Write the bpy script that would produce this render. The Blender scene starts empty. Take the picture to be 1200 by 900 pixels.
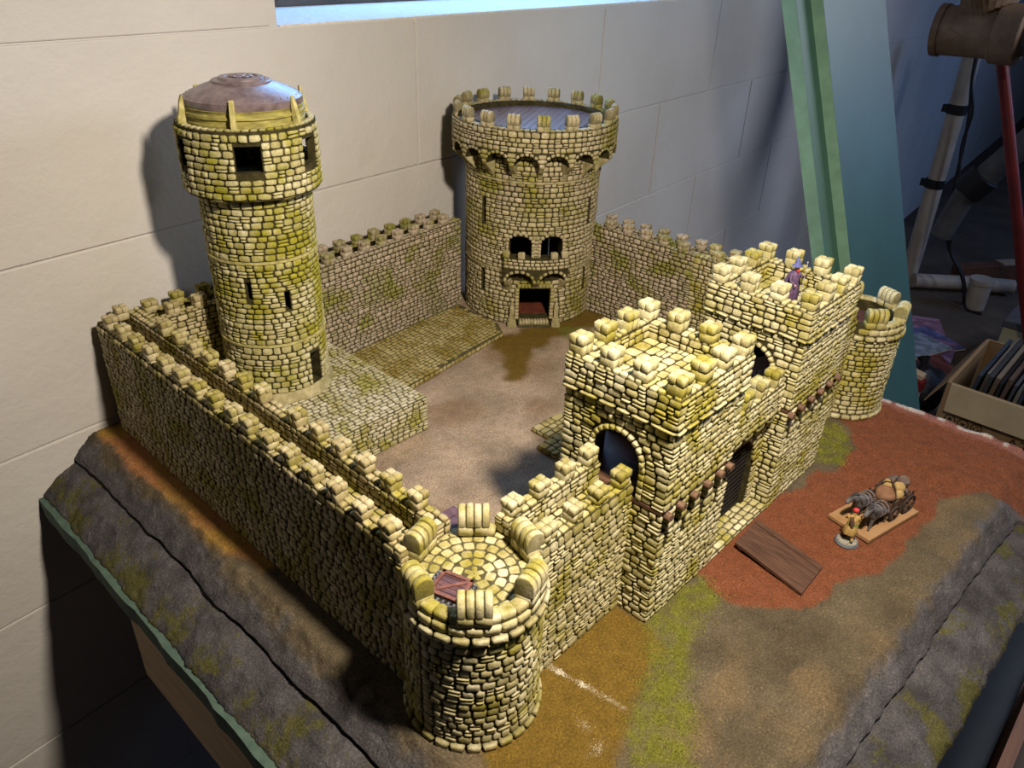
import bpy, bmesh, math, random
import numpy as np
from mathutils import Vector, Matrix, noise

# ------------------------------------------------------------------ basics
S = 0.0139                       # one model unit (about half an inch) in metres
random.seed(7)
scene = bpy.context.scene
COL = scene.collection
V = Vector
pi = math.pi
rad = math.radians

# ------------------------------------------------------------------ camera
F_PX, CAM = 908.41, V((-18.35, -18.85, 36.66))
yaw, pit, rol = rad(-47.92), rad(-29.87), rad(2.13)
Fw = V((math.sin(-yaw) * math.cos(pit), math.cos(yaw) * math.cos(pit), math.sin(pit)))
R0 = Fw.cross(V((0, 0, 1))).normalized()
U0 = R0.cross(Fw)
Rt = R0 * math.cos(rol) + U0 * math.sin(rol)
Up = -R0 * math.sin(rol) + U0 * math.cos(rol)
cam_data = bpy.data.cameras.new('camera')
cam = bpy.data.objects.new('camera', cam_data)
COL.objects.link(cam)
cam_data.sensor_width = 36
cam_data.lens = F_PX / 1200 * 36
cam_data.clip_start = 0.01
cam_data.clip_end = 100
m = Matrix((Rt, Up, -Fw)).transposed().to_4x4()
m.translation = CAM * S
cam.matrix_world = m
scene.camera = cam

def proj(P):
    d = P - CAM
    z = d.dot(Fw)
    if z < 0.5:
        return None
    return (600 + F_PX * d.dot(Rt) / z, 450 - F_PX * d.dot(Up) / z)

# ------------------------------------------------------------------ world, lamps, exposure
world = bpy.data.worlds.new('world')
scene.world = world
world.use_nodes = True
bg = world.node_tree.nodes['Background']
bg.inputs[0].default_value = (0.55, 0.66, 0.95, 1)
bg.inputs[1].default_value = 0.014

def lamp(name, kind, loc, target, energy, color, size=0.1, size_y=None, spot=None, blend=0.5):
    l = bpy.data.lights.new(name, kind)
    l.energy = energy
    l.color = color
    if kind == 'AREA':
        l.size = size
        if size_y:
            l.shape = 'RECTANGLE'
            l.size_y = size_y
    else:
        l.shadow_soft_size = size
    if kind == 'SPOT':
        l.spot_size = spot
        l.spot_blend = blend
    o = bpy.data.objects.new(name, l)
    COL.objects.link(o)
    o.location = V(loc) * S
    d = V(target) - V(loc)
    o.rotation_euler = d.to_track_quat('-Z', 'Y').to_euler()
    return o

# warm desk lamp above the front of the table; daylight through the window at the back and the room's other windows
lamp('desk_lamp', 'SPOT', (5.0, -17, 53), (20, 12, 4), 50, (1.0, 0.875, 0.70), size=0.032, spot=rad(140), blend=1.0)
lamp('back_window_daylight', 'AREA', (55, 66, 52), (50, 30, 18), 12, (0.28, 0.52, 1.0), size=0.8, size_y=0.4)
lamp('far_window_daylight', 'AREA', (170, -60, 75), (30, 30, 10), 17, (0.80, 0.86, 1.0), size=0.7, size_y=0.5)
lamp('side_window_daylight', 'AREA', (290, -90, 45), (310, 55, -5), 11, (0.30, 0.50, 1.0), size=0.9, size_y=0.5)

vs = scene.view_settings
vs.view_transform = 'Standard'
vs.look = 'None'
vs.gamma = 1
vs.use_curve_mapping = False
vs.exposure = 0.0

# ------------------------------------------------------------------ materials
def nodes_of(name):
    mt = bpy.data.materials.new(name)
    mt.use_nodes = True
    nt = mt.node_tree
    b = nt.nodes['Principled BSDF']
    return mt, nt, b

def N(nt, typ, **kw):
    n = nt.nodes.new(typ)
    for k, v in kw.items():
        setattr(n, k, v)
    return n

def pos_noise(nt, scale, detail=4, rough=0.55, stretch=None, w=0.0):
    g = N(nt, 'ShaderNodeNewGeometry')
    mp = N(nt, 'ShaderNodeMapping')
    st = stretch or (1, 1, 1)
    mp.inputs['Scale'].default_value = [x / S for x in st]
    mp.inputs['Location'].default_value = (w, w * .7, w * 1.3)
    nt.links.new(g.outputs['Position'], mp.inputs['Vector'])
    n = N(nt, 'ShaderNodeTexNoise')
    n.inputs['Scale'].default_value = scale
    n.inputs['Detail'].default_value = detail
    n.inputs['Roughness'].default_value = rough
    nt.links.new(mp.outputs[0], n.inputs['Vector'])
    return n.outputs['Fac']

def ramp(nt, fac, stops):
    r = N(nt, 'ShaderNodeValToRGB')
    el = r.color_ramp.elements
    while len(el) > 1:
        el.remove(el[-1])
    el[0].position, el[0].color = stops[0][0], (*stops[0][1], 1) if len(stops[0][1]) == 3 else stops[0][1]
    for p, c in stops[1:]:
        e = el.new(p)
        e.color = (*c, 1)
    nt.links.new(fac, r.inputs[0])
    return r.outputs[0]

def mix(nt, fac, a, b, mode='MIX'):
    n = N(nt, 'ShaderNodeMix', data_type='RGBA', blend_type=mode)
    for sock, val in ((n.inputs[0], fac), (n.inputs[6], a), (n.inputs[7], b)):
        if hasattr(val, 'node'):
            nt.links.new(val, sock)
        elif isinstance(val, (int, float)):
            sock.default_value = val
        else:
            sock.default_value = (*val, 1)
    return n.outputs[2]

def math_n(nt, op, a, b=0.0, clamp=False):
    n = N(nt, 'ShaderNodeMath', operation=op, use_clamp=clamp)
    for i, val in enumerate((a, b)):
        if hasattr(val, 'node'):
            nt.links.new(val, n.inputs[i])
        else:
            n.inputs[i].default_value = val
    return n.outputs[0]

def bump(nt, b, h, strength=0.3, dist=0.1):
    n = N(nt, 'ShaderNodeBump')
    n.inputs['Strength'].default_value = strength
    n.inputs['Distance'].default_value = dist * S
    nt.links.new(h, n.inputs['Height'])
    nt.links.new(n.outputs[0], b.inputs['Normal'])

def attr(nt, name):
    a = N(nt, 'ShaderNodeAttribute', attribute_name=name)
    return a

def stone_mat(name, light, mid, stain, stain_lo, stain_hi, patch=None, patch_rng=(.55, .7), sc=0.25, w=0.0):
    mt, nt, b = nodes_of(name)
    tone = attr(nt, 'tone').outputs['Fac']
    wash = attr(nt, 'wash').outputs['Fac']
    base = mix(nt, tone, mid, light)
    n1 = pos_noise(nt, sc, 5, .6, w=w)
    f1 = ramp(nt, n1, [(stain_lo, (0, 0, 0)), (stain_hi, (1, 1, 1))])
    c = mix(nt, f1, base, mix(nt, tone, tuple(x * .72 for x in stain), stain))
    if patch:
        n2 = pos_noise(nt, sc * .7, 3, .5, w=w + 31)
        f2 = ramp(nt, n2, [(patch_rng[0], (0, 0, 0)), (patch_rng[1], (1, 1, 1))])
        c = mix(nt, math_n(nt, 'MULTIPLY', f2, 0.75), c, mix(nt, tone, tuple(x * .7 for x in patch), patch))
    mot = pos_noise(nt, 1.7, 3, .6, w=w + 3)
    c = mix(nt, math_n(nt, 'MULTIPLY', ramp(nt, mot, [(.5, (0, 0, 0)), (.72, (1, 1, 1))]), .55), c, tuple(x * .62 for x in stain))
    fine = pos_noise(nt, 5.0, 4, .7)
    c = mix(nt, 0.55, c, ramp(nt, fine, [(.3, (.45, .42, .36)), (.55, (.95, .95, .95)), (.75, (1.25, 1.22, 1.1))]), 'MULTIPLY')
    # dark paint wash left in the joints around each stone
    c = mix(nt, ramp(nt, wash, [(0, (1, 1, 1)), (.9, (0, 0, 0))]), c, mix(nt, 0.82, c, (.05, .04, .015)))
    nt.links.new(c, b.inputs['Base Color'])
    b.inputs['Roughness'].default_value = .72
    b.inputs['Specular IOR Level'].default_value = .25
    bump(nt, b, fine, .5, .06)
    return mt

def plain_mat(name, col, rough=.6, col2=None, sc=1.0, stretch=None, bmp=0.0, spec=.3, metal=0.0, lo=.35, hi=.65, detail=4):
    mt, nt, b = nodes_of(name)
    f = pos_noise(nt, sc, detail, .6, stretch)
    c2 = col2 or tuple(x * .75 for x in col)
    nt.links.new(ramp(nt, f, [(lo, c2), (hi, col)]), b.inputs['Base Color'])
    b.inputs['Roughness'].default_value = rough
    b.inputs['Specular IOR Level'].default_value = spec
    b.inputs['Metallic'].default_value = metal
    if bmp:
        bump(nt, b, f, bmp, .1)
    return mt

LIGHT, MID, OLIVE = (.72, .66, .47), (.46, .40, .24), (.40, .36, .055)
M = {}
M['stone_gate'] = stone_mat('stone_gate', (.70, .65, .43), (.47, .41, .21), (.40, .345, .055), .45, .62, sc=.36)
M['stone_round'] = stone_mat('stone_round', (.69, .63, .42), (.45, .39, .20), (.36, .31, .055), .45, .62, sc=.38, w=5)
M['stone_left'] = stone_mat('stone_left', (.60, .52, .33), (.37, .30, .15), (.36, .31, .05), .46, .62, sc=.33, w=9)
M['stone_tall'] = stone_mat('stone_tall', (.62, .57, .36), (.42, .37, .17), (.36, .33, .03), .46, .60, sc=.33, w=14)
M['stone_keep'] = stone_mat('stone_keep', (.56, .48, .31), (.36, .30, .17), (.30, .27, .045), .46, .62, patch=(.42, .34, .26), sc=.25, w=19)
M['stone_back'] = stone_mat('stone_back', (.52, .43, .33), (.34, .27, .19), (.28, .27, .06), .50, .62, patch=(.30, .29, .13), sc=.3, w=23)
M['stone_pave'] = stone_mat('stone_pave', (.62, .57, .42), (.42, .37, .23), (.36, .32, .07), .47, .64, sc=.4, w=29)
M['stone_slab'] = stone_mat('stone_slab', (.50, .42, .20), (.34, .28, .11), (.30, .22, .04), .45, .62, sc=.4, w=33)
M['carved'] = plain_mat('carved_stone', (.42, .36, .20), .75, (.20, .17, .07), 1.2, bmp=.3, detail=6)
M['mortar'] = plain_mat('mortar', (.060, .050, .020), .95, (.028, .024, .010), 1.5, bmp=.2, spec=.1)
M['mortar_pave'] = plain_mat('mortar_pave', (.11, .095, .05), .95, (.05, .045, .02), 1.5, spec=.1)
M['dark'] = plain_mat('dark_backing', (.03, .025, .02), .9, (.015, .013, .01), 1.5, spec=.1)
M['wood_dark'] = plain_mat('wood_dark', (.115, .056, .034), .55, (.05, .025, .016), 1.6, (4, .25, 4), .3)
M['wood_purple'] = plain_mat('wood_purple', (.13, .060, .060), .5, (.06, .028, .03), 1.6, (2, .5, 2), .2, spec=.3)
M['wood_frame'] = plain_mat('wood_frame', (.22, .085, .06), .5, (.10, .04, .03), 2.5, (1, 1, 1), .2)
M['wood_roof'] = plain_mat('wood_roof', (.13, .075, .075), .30, (.07, .04, .045), 1.6, (.4, 3, 2), .15, spec=.8)
M['wood_red'] = plain_mat('wood_red', (.16, .045, .025), .5, (.09, .026, .015), 1.6, spec=.3)
M['iron'] = plain_mat('iron', (.16, .17, .20), .45, (.07, .07, .09), 3, spec=.5)
M['portcullis'] = plain_mat('portcullis', (.014, .012, .011), .7, (.008, .007, .006), 3)
M['log'] = plain_mat('log', (.20, .115, .07), .6, (.09, .05, .03), 4, (1, .3, 1), .2)
M['dome'] = plain_mat('dome', (.22, .17, .175), .34, (.11, .075, .085), 1.2, spec=.6, detail=6, bmp=.25)
M['drum'] = plain_mat('drum', (.40, .36, .10), .6, (.19, .16, .05), 1.0, (1, 1, 4))
M['fin'] = plain_mat('fin', (.52, .46, .20), .6, (.30, .26, .08), 2.0)
M['wall'] = None
M['green_foam'] = plain_mat('green_foam', (.155, .28, .205), .7, (.12, .22, .165), .5, bmp=.15)
M['green_skin_shaded'] = plain_mat('green_skin_shaded', (.060, .140, .110), .5, (.050, .118, .095), .2)  # rear board's skin, with the shade on its face put into the colour
M['sheet_foam'] = plain_mat('sheet_foam', (.075, .12, .095), .8, (.05, .085, .07), 1.5, bmp=.5, detail=6)
M['teal_foam'] = plain_mat('teal_foam', (.040, .115, .130), .42, (.034, .098, .112), .15, spec=.3)
M['tan_board'] = plain_mat('tan_board', (.50, .36, .24), .6, (.40, .28, .18), .5, (.2, .2, 2))
M['black'] = plain_mat('black_rubber', (.012, .012, .014), .5, (.008, .008, .01), 1)
M['clay'] = plain_mat('clay_pipe', (.24, .15, .085), .65, (.12, .07, .04), .25, bmp=.3, detail=7)
M['pvc'] = plain_mat('pvc', (.48, .42, .36), .4, (.36, .31, .26), .15)
M['grey_pipe'] = plain_mat('grey_pipe', (.10, .10, .11), .5, (.06, .06, .065), .2)
M['red_pole'] = plain_mat('red_pole', (.16, .012, .012), .4, (.10, .01, .01), .2)
M['carton'] = plain_mat('carton', (.32, .20, .10), .8, (.27, .165, .08), .3)
M['carton_light'] = plain_mat('carton_light', (.44, .32, .17), .8, (.38, .27, .14), .2)
M['ink'] = plain_mat('ink', (.03, .022, .015), .8)
M['cream_board'] = plain_mat('cream_board', (.45, .42, .27), .6, (.40, .37, .23), .2)
M['floor'] = plain_mat('floor_concrete', (.13, .095, .07), .8, (.07, .052, .04), .06, bmp=.1)
M['navy'] = plain_mat('navy_plastic', (.014, .019, .030), .6, (.010, .014, .022), .3, spec=.2)
M['board_brown'] = plain_mat('board_brown', (.17, .075, .04), .5, (.10, .045, .025), .6, (.2, 2, 2))
M['plaster'] = plain_mat('plaster', (.66, .62, .55), .8, (.55, .5, .42), 2)

def wall_paint():
    mt, nt, b = nodes_of('painted_block')
    f = pos_noise(nt, .05, 3, .5)
    nt.links.new(ramp(nt, f, [(.35, (.50, .475, .45)), (.65, (.56, .535, .515))]), b.inputs['Base Color'])
    h1 = pos_noise(nt, .5, 7, .62)
    h2 = pos_noise(nt, 2.2, 4, .6)
    h = math_n(nt, 'ADD', h1, math_n(nt, 'MULTIPLY', h2, .25))
    bump(nt, b, h, .22, .6)
    b.inputs['Roughness'].default_value = .55
    b.inputs['Specular IOR Level'].default_value = .35
    return mt
M['wall'] = wall_paint()

def ground_mat(name, rough=.9, grain=7.0, strength=.55):
    mt, nt, b = nodes_of(name)
    col = N(nt, 'ShaderNodeVertexColor', layer_name='zone').outputs['Color']
    f = pos_noise(nt, grain, 3, .7)
    c = mix(nt, .75, col, ramp(nt, f, [(.25, (.35, .33, .3)), (.48, (.9, .9, .9)), (.62, (1.3, 1.27, 1.2)), (.74, (2.8, 2.7, 2.4))]), 'MULTIPLY')
    f2 = pos_noise(nt, 1.1, 5, .65)
    c = mix(nt, .6, c, ramp(nt, f2, [(.3, (.65, .64, .62)), (.6, (1.1, 1.1, 1.1))]), 'MULTIPLY')
    nt.links.new(c, b.inputs['Base Color'])
    b.inputs['Roughness'].default_value = rough
    b.inputs['Specular IOR Level'].default_value = .15
    h = math_n(nt, 'ADD', math_n(nt, 'MULTIPLY', f, .5), f2)
    bump(nt, b, h, strength, .38)
    return mt
M['ground'] = ground_mat('ground_flock')

# ------------------------------------------------------------------ object helpers
ORG = {}          # world origin (units) of the local frame of each object

def tag(o, label=None, cat=None, group=None, kind=None):
    if label: o['label'] = label
    if cat: o['category'] = cat
    if group: o['group'] = group
    if kind: o['kind'] = kind
    return o

def thing(name, label, cat, loc, group=None):
    o = bpy.data.objects.new(name, None)
    o.empty_display_size = .02
    COL.objects.link(o)
    o.location = V(loc) * S
    ORG[o] = V(loc)
    return tag(o, label, cat, group)

class MB:
    def __init__(self):
        self.v, self.f, self.mi = [], [], []
    def add(self, vs, fs, mi=0):
        o = len(self.v)
        self.v += [V(p) for p in vs]
        self.f += [tuple(i + o for i in f) for f in fs]
        self.mi += [mi] * len(fs)
        return self
    def box(self, a, b, mi=0):
        x0, y0, z0 = a
        x1, y1, z1 = b
        return self.add([(x0, y0, z0), (x1, y0, z0), (x1, y1, z0), (x0, y1, z0), (x0, y0, z1), (x1, y0, z1), (x1, y1, z1), (x0, y1, z1)],
                        [(3, 2, 1, 0), (4, 5, 6, 7), (0, 1, 5, 4), (1, 2, 6, 5), (2, 3, 7, 6), (3, 0, 4, 7)], mi)
    def obox(self, c, u, v, n, mi=0):
        """oriented box: centre c, half vectors u v n"""
        c, u, v, n = V(c), V(u), V(v), V(n)
        ps = [c + a * u + b * v + d * n for d in (-1, 1) for a, b in ((-1, -1), (1, -1), (1, 1), (-1, 1))]
        fs = [(3, 2, 1, 0), (4, 5, 6, 7), (0, 1, 5, 4), (1, 2, 6, 5), (2, 3, 7, 6), (3, 0, 4, 7)]
        if u.cross(v).dot(n) < 0:
            fs = [tuple(reversed(f)) for f in fs]
        return self.add(ps, fs, mi)
    def prism(self, poly, z0, z1, mi=0):
        n = len(poly)
        vs = [(x, y, z0) for x, y in poly] + [(x, y, z1) for x, y in poly]
        fs = [tuple(reversed(range(n))), tuple(range(n, 2 * n))] + [(i, (i + 1) % n, n + (i + 1) % n, n + i) for i in range(n)]
        return self.add(vs, fs, mi)
    def extrude(self, pts3, vec, mi=0):
        n = len(pts3)
        vec = V(vec)
        vs = [V(p) for p in pts3] + [V(p) + vec for p in pts3]
        fs = [tuple(reversed(range(n))), tuple(range(n, 2 * n))] + [(i, (i + 1) % n, n + (i + 1) % n, n + i) for i in range(n)]
        nrm = V((0, 0, 0))
        for i in range(n):
            nrm += V(pts3[i]).cross(V(pts3[(i + 1) % n]))
        if nrm.dot(vec) < 0:
            fs = [tuple(reversed(f)) for f in fs]
        return self.add(vs, fs, mi)
    def lathe(self, c, prof, seg=48, mi=0, a0=0, a1=2 * pi):
        """prof list of (r,z) from bottom outside; closed ring if prof is closed by the caller"""
        cx, cy = c[0], c[1]
        full = abs(a1 - a0 - 2 * pi) < 1e-6
        k = seg if full else seg + 1
        n = len(prof)
        vs, fs = [], []
        for i in range(k):
            a = a0 + (a1 - a0) * i / seg
            for r, z in prof:
                vs.append((cx + r * math.cos(a), cy + r * math.sin(a), z))
        for i in range(seg):
            j = (i + 1) % k
            for q in range(n - 1):
                fs.append((i * n + q, j * n + q, j * n + q + 1, i * n + q + 1))
        return self.add(vs, fs, mi)
    def tube(self, pts, r, seg=10, mi=0, cap=True):
        pts = [V(p) for p in pts]
        rs = r if isinstance(r, (list, tuple)) else [r] * len(pts)
        vs, fs = [], []
        ref = V((0, 0, 1))
        for i, p in enumerate(pts):
            t = (pts[min(i + 1, len(pts) - 1)] - pts[max(i - 1, 0)]).normalized()
            if abs(t.dot(ref)) > .95:
                ref = V((1, 0, 0))
            a = t.cross(ref).normalized()
            b = t.cross(a)
            ref = -b if False else ref
            for q in range(seg):
                w = 2 * pi * q / seg
                vs.append(p + (a * math.cos(w) + b * math.sin(w)) * rs[i])
        for i in range(len(pts) - 1):
            for q in range(seg):
                fs.append((i * seg + q, i * seg + (q + 1) % seg, (i + 1) * seg + (q + 1) % seg, (i + 1) * seg + q))
        if cap:
            fs.append(tuple(reversed(range(seg))))
            fs.append(tuple(range((len(pts) - 1) * seg, len(pts) * seg)))
        return self.add(vs, fs, mi)
    def ball(self, c, r, seg=12, rings=8, mi=0):
        r = V(r) if isinstance(r, (tuple, list)) else V((r, r, r))
        vs, fs = [], []
        for i in range(rings + 1):
            t = pi * i / rings
            for j in range(seg):
                p = 2 * pi * j / seg
                vs.append((c[0] + r.x * math.sin(t) * math.cos(p), c[1] + r.y * math.sin(t) * math.sin(p), c[2] - r.z * math.cos(t)))
        for i in range(rings):
            for j in range(seg):
                fs.append((i * seg + j, i * seg + (j + 1) % seg, (i + 1) * seg + (j + 1) % seg, (i + 1) * seg + j))
        return self.add(vs, fs, mi)
    def xform(self, fn, start=0):
        for i in range(start, len(self.v)):
            self.v[i] = V(fn(self.v[i]))
        return self
    def mesh(self, org, smooth=None, bevel=0, seg=2, name='mesh'):
        me = bpy.data.meshes.new(name)
        me.from_pydata([(p - org) * S for p in self.v], [], self.f)
        if any(self.mi):
            me.polygons.foreach_set('material_index', self.mi)
        if bevel or smooth is not None:
            bm = bmesh.new()
            bm.from_mesh(me)
            bmesh.ops.remove_doubles(bm, verts=bm.verts, dist=1e-6)
            if bevel:
                es = [e for e in bm.edges if len(e.link_faces) == 2 and e.calc_face_angle(0) > rad(35)]
                bmesh.ops.bevel(bm, geom=es, offset=bevel * S, segments=seg, affect='EDGES', profile=.5)
            bm.to_mesh(me)
            bm.free()
            if smooth is not None:
                me.polygons.foreach_set('use_smooth', [True] * len(me.polygons))
                me.set_sharp_from_angle(angle=rad(smooth))
        me.update()
        return me
    def build(self, name, mats, parent=None, loc=None, smooth=None, bevel=0, seg=2):
        org = ORG[parent] if parent is not None else V(loc or (0, 0, 0))
        me = self.mesh(org, smooth, bevel, seg, name)
        return link(name, me, mats, parent, org)

def link(name, me, mats, parent=None, org=None):
    for mt in (mats if isinstance(mats, (list, tuple)) else [mats]):
        me.materials.append(mt)
    o = bpy.data.objects.new(name, me)
    COL.objects.link(o)
    if parent is not None:
        o.parent = parent
        ORG[o] = ORG[parent]
    else:
        o.location = org * S
        ORG[o] = org
    return o

def carve(name, base, cutters, mats, parent, smooth=30):
    """boolean difference of closed MB solids, applied to a real mesh"""
    def tmp(mb):
        me = mb.mesh(V((0, 0, 0)), smooth=180)
        bm = bmesh.new(); bm.from_mesh(me)
        bmesh.ops.recalc_face_normals(bm, faces=bm.faces)
        for vv in bm.verts: vv.co /= S
        bm.to_mesh(me); bm.free()
        o = bpy.data.objects.new('tmp', me)
        COL.objects.link(o)
        return o
    b = tmp(base)
    cs = [tmp(c) for c in cutters]
    for c in cs:
        md = b.modifiers.new('cut', 'BOOLEAN')
        md.operation = 'DIFFERENCE'
        md.solver = 'EXACT'
        md.object = c
    dg = bpy.context.evaluated_depsgraph_get()
    me = bpy.data.meshes.new_from_object(b.evaluated_get(dg))
    org = ORG[parent]
    bm = bmesh.new(); bm.from_mesh(me)
    for vv in bm.verts: vv.co = (vv.co - org) * S
    bm.to_mesh(me); bm.free()
    me.materials.clear()
    me.polygons.foreach_set('use_smooth', [True] * len(me.polygons))
    me.set_sharp_from_angle(angle=rad(smooth))
    for o in [b] + cs:
        d = o.data
        bpy.data.objects.remove(o)
        bpy.data.meshes.remove(d)
    return link(name, me, mats, parent)

def skin(name, pts, edges, mats, parent, sub=2):
    """one continuous body grown from joints (x,y,z,radius)"""
    me = bpy.data.meshes.new(name)
    me.from_pydata([p[:3] for p in pts], edges, [])
    o = bpy.data.objects.new('tmp', me)
    COL.objects.link(o)
    o.modifiers.new('skin', 'SKIN')
    for i, p in enumerate(pts):
        r = p[3]
        me.skin_vertices[0].data[i].radius = (r, r)
    me.skin_vertices[0].data[0].use_root = True
    sm = o.modifiers.new('sub', 'SUBSURF')
    sm.levels = sub
    sm.render_levels = sub
    dg = bpy.context.evaluated_depsgraph_get()
    m2 = bpy.data.meshes.new_from_object(o.evaluated_get(dg))
    bpy.data.objects.remove(o)
    org = ORG[parent]
    for vv in m2.vertices:
        vv.co = (vv.co - org) * S
    m2.polygons.foreach_set('use_smooth', [True] * len(m2.polygons))
    m2.materials.clear()
    return link(name, m2, mats, parent)

# ------------------------------------------------------------------ stones
def pillow_variant(rng, k=8):
    """footprint about 1x1, rises to z=1; 56 verts-ish, ~40 triangles"""
    ring = []
    for sx, sy in ((1, 1), (-1, 1), (-1, -1), (1, -1)):
        c1, c2 = rng.uniform(.07, .26), rng.uniform(.07, .26)
        ex, ey = rng.uniform(.45, .5), rng.uniform(.45, .5)
        a, b = (sx * ex, sy * (ey - c1)), (sx * (ex - c2), sy * ey)
        ring += [a, b] if sx * sy > 0 else [b, a]
    vs, wash = [], []
    tx, ty = rng.uniform(-.12, .12), rng.uniform(-.12, .12)
    for z, sc, w in ((-.5, 1.0, 0), (.42, .985, .3), (.9, .84, .9)):
        for x, y in ring:
            vs.append((x * sc, y * sc, z + (tx * x + ty * y) * max(z, 0)))
            wash.append(w)
    vs.append((0, 0, 1.0)); wash.append(1)
    fs = []
    for q in range(2):
        for i in range(k):
            a, b, c, d = q * k + i, q * k + (i + 1) % k, (q + 1) * k + (i + 1) % k, (q + 1) * k + i
            fs += [(a, b, c), (a, c, d)]
    fs += [(2 * k + i, 2 * k + (i + 1) % k, 3 * k) for i in range(k)]
    return np.array(vs), np.array(fs), np.array(wash), rng.random()

def cube_variant(rng):
    """chamfered block in [-.5,.5]^3, 44 triangles"""
    vs, wash, idx = [], [], {}
    for sx in (-1, 1):
        for sy in (-1, 1):
            for sz in (-1, 1):
                ch = rng.uniform(.10, .17)
                j = [rng.uniform(.965, 1.01) for _ in range(3)]
                for ax in range(3):
                    q = [sx * .5 * j[0], sy * .5 * j[1], sz * .5 * j[2]]
                    for o in range(3):
                        if o != ax:
                            q[o] *= 1 - 2 * ch
                    idx[(sx, sy, sz, ax)] = len(vs)
                    vs.append(tuple(q))
                    wash.append(.78)
    faces = []
    for ax in range(3):
        o1, o2 = [(1, 2), (0, 2), (0, 1)][ax]
        for sg in (-1, 1):
            def key(a1, a2):
                k = [0, 0, 0]
                k[ax], k[o1], k[o2] = sg, a1, a2
                return idx[(*k, ax)]
            faces.append([key(-1, -1), key(1, -1), key(1, 1), key(-1, 1)])
        for a1 in (-1, 1):
            for a2 in (-1, 1):
                def ek(s_, face_ax):
                    k = [0, 0, 0]
                    k[ax], k[o1], k[o2] = s_, a1, a2
                    return idx[(*k, face_ax)]
                faces.append([ek(-1, o1), ek(1, o1), ek(1, o2), ek(-1, o2)])
    for sx in (-1, 1):
        for sy in (-1, 1):
            for sz in (-1, 1):
                faces.append([idx[(sx, sy, sz, q)] for q in range(3)])
    fs = []
    for f in faces:
        p0, p1, p2 = (V(vs[i]) for i in f[:3])
        c = sum((V(vs[i]) for i in f), V((0, 0, 0)))
        if (p1 - p0).cross(p2 - p0).dot(c) < 0:
            f = f[::-1]
        fs.append((f[0], f[1], f[2]))
        if len(f) == 4:
            fs.append((f[0], f[2], f[3]))
    return np.array(vs), np.array(fs), np.array(wash), rng.random()

def loaf_variant(rng):
    """one slice of a rounded-top merlon: width x, depth y, height z 0..1"""
    prof = []
    for i in range(7):
        a = pi * i / 6
        prof.append((.5 * math.cos(a), .55 + .45 * math.sin(a)))
    prof = [(.5, 0)] + prof + [(-.5, 0)]
    vs, wash = [], []
    for x, sc, w in ((-.5, .93, .35), (-.34, 1, 1), (.34, 1, 1), (.5, .93, .35)):
        for y, z in prof:
            vs.append((x, y * sc * rng.uniform(.97, 1.02), z * (sc if z > .3 else 1)))
            wash.append(w if z > 0 else .2)
    n = len(prof)
    fs = []
    for q in range(3):
        for i in range(n - 1):
            a, b, c, d = q * n + i, q * n + i + 1, (q + 1) * n + i + 1, (q + 1) * n + i
            fs += [(a, c, b), (a, d, c)]
    for i in range(1, n - 1):
        fs.append((0, i, i + 1))
        fs.append((3 * n, 3 * n + i + 1, 3 * n + i))
    return np.array(vs), np.array(fs), np.array(wash), rng.random()

_r = random.Random(3)
VAR = [pillow_variant(_r) for _ in range(20)] + [cube_variant(_r) for _ in range(14)] + [loaf_variant(_r) for _ in range(4)]
PIL, CUB, LOAF = range(0, 20), range(20, 34), range(34, 38)
_vm = {}

def var_mesh(i, mat):
    """variant mesh shared by all single stones of that shape and material (unit size)"""
    if (i, mat.name) not in _vm:
        vs, fs, wash, tone = VAR[i]
        _vm[(i, mat.name)] = raw_mesh(['capstone', 'block', 'slice'][0] if False else 'stone', vs, fs, wash, np.full(len(vs), tone), mat)
    return _vm[(i, mat.name)]

def raw_mesh(name, vs, fs, wash, tone, mat, extra=None):
    me = bpy.data.meshes.new(name)
    nv, nf = len(vs), len(fs)
    me.vertices.add(nv)
    me.vertices.foreach_set('co', np.ascontiguousarray(vs, dtype=np.float32).ravel())
    me.loops.add(nf * 3)
    me.loops.foreach_set('vertex_index', np.ascontiguousarray(fs, dtype=np.int32).ravel())
    me.polygons.add(nf)
    me.polygons.foreach_set('loop_start', np.arange(0, nf * 3, 3, dtype=np.int32))
    me.polygons.foreach_set('use_smooth', np.ones(nf, dtype=bool))
    for nm, arr in (('tone', tone), ('wash', wash)):
        a = me.attributes.new(nm, 'FLOAT', 'POINT')
        a.data.foreach_set('value', np.ascontiguousarray(arr, dtype=np.float32))
    me.materials.append(mat)
    me.update(calc_edges=True)
    me.validate()
    return me

def bake(name, items, mat, parent, kind=None):
    """join many stones into one mesh"""
    org = np.array(ORG[parent])
    VS, FS, W, T, off = [], [], [], [], 0
    for vi, A, c in items:
        vs, fs, wash, tone = VAR[vi]
        VS.append((vs @ A.T + c - org) * S)
        FS.append(fs + off)
        W.append(wash)
        T.append(np.full(len(vs), (tone + random.random()) * .5))
        off += len(vs)
    me = raw_mesh(name, np.concatenate(VS), np.concatenate(FS), np.concatenate(W), np.concatenate(T), mat)
    o = bpy.data.objects.new(name, me)
    COL.objects.link(o)
    o.parent = parent
    ORG[o] = ORG[parent]
    if kind:
        o['kind'] = kind
    return o

def single(name, it, mat, parent):
    vi, A, c = it
    o = bpy.data.objects.new(name, var_mesh(vi, mat))
    COL.objects.link(o)
    o.parent = parent
    mm = Matrix([list(r) for r in A * S]).to_4x4()
    mm.translation = (V(c) - ORG[parent]) * S
    o.matrix_basis = mm
    return o

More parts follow.
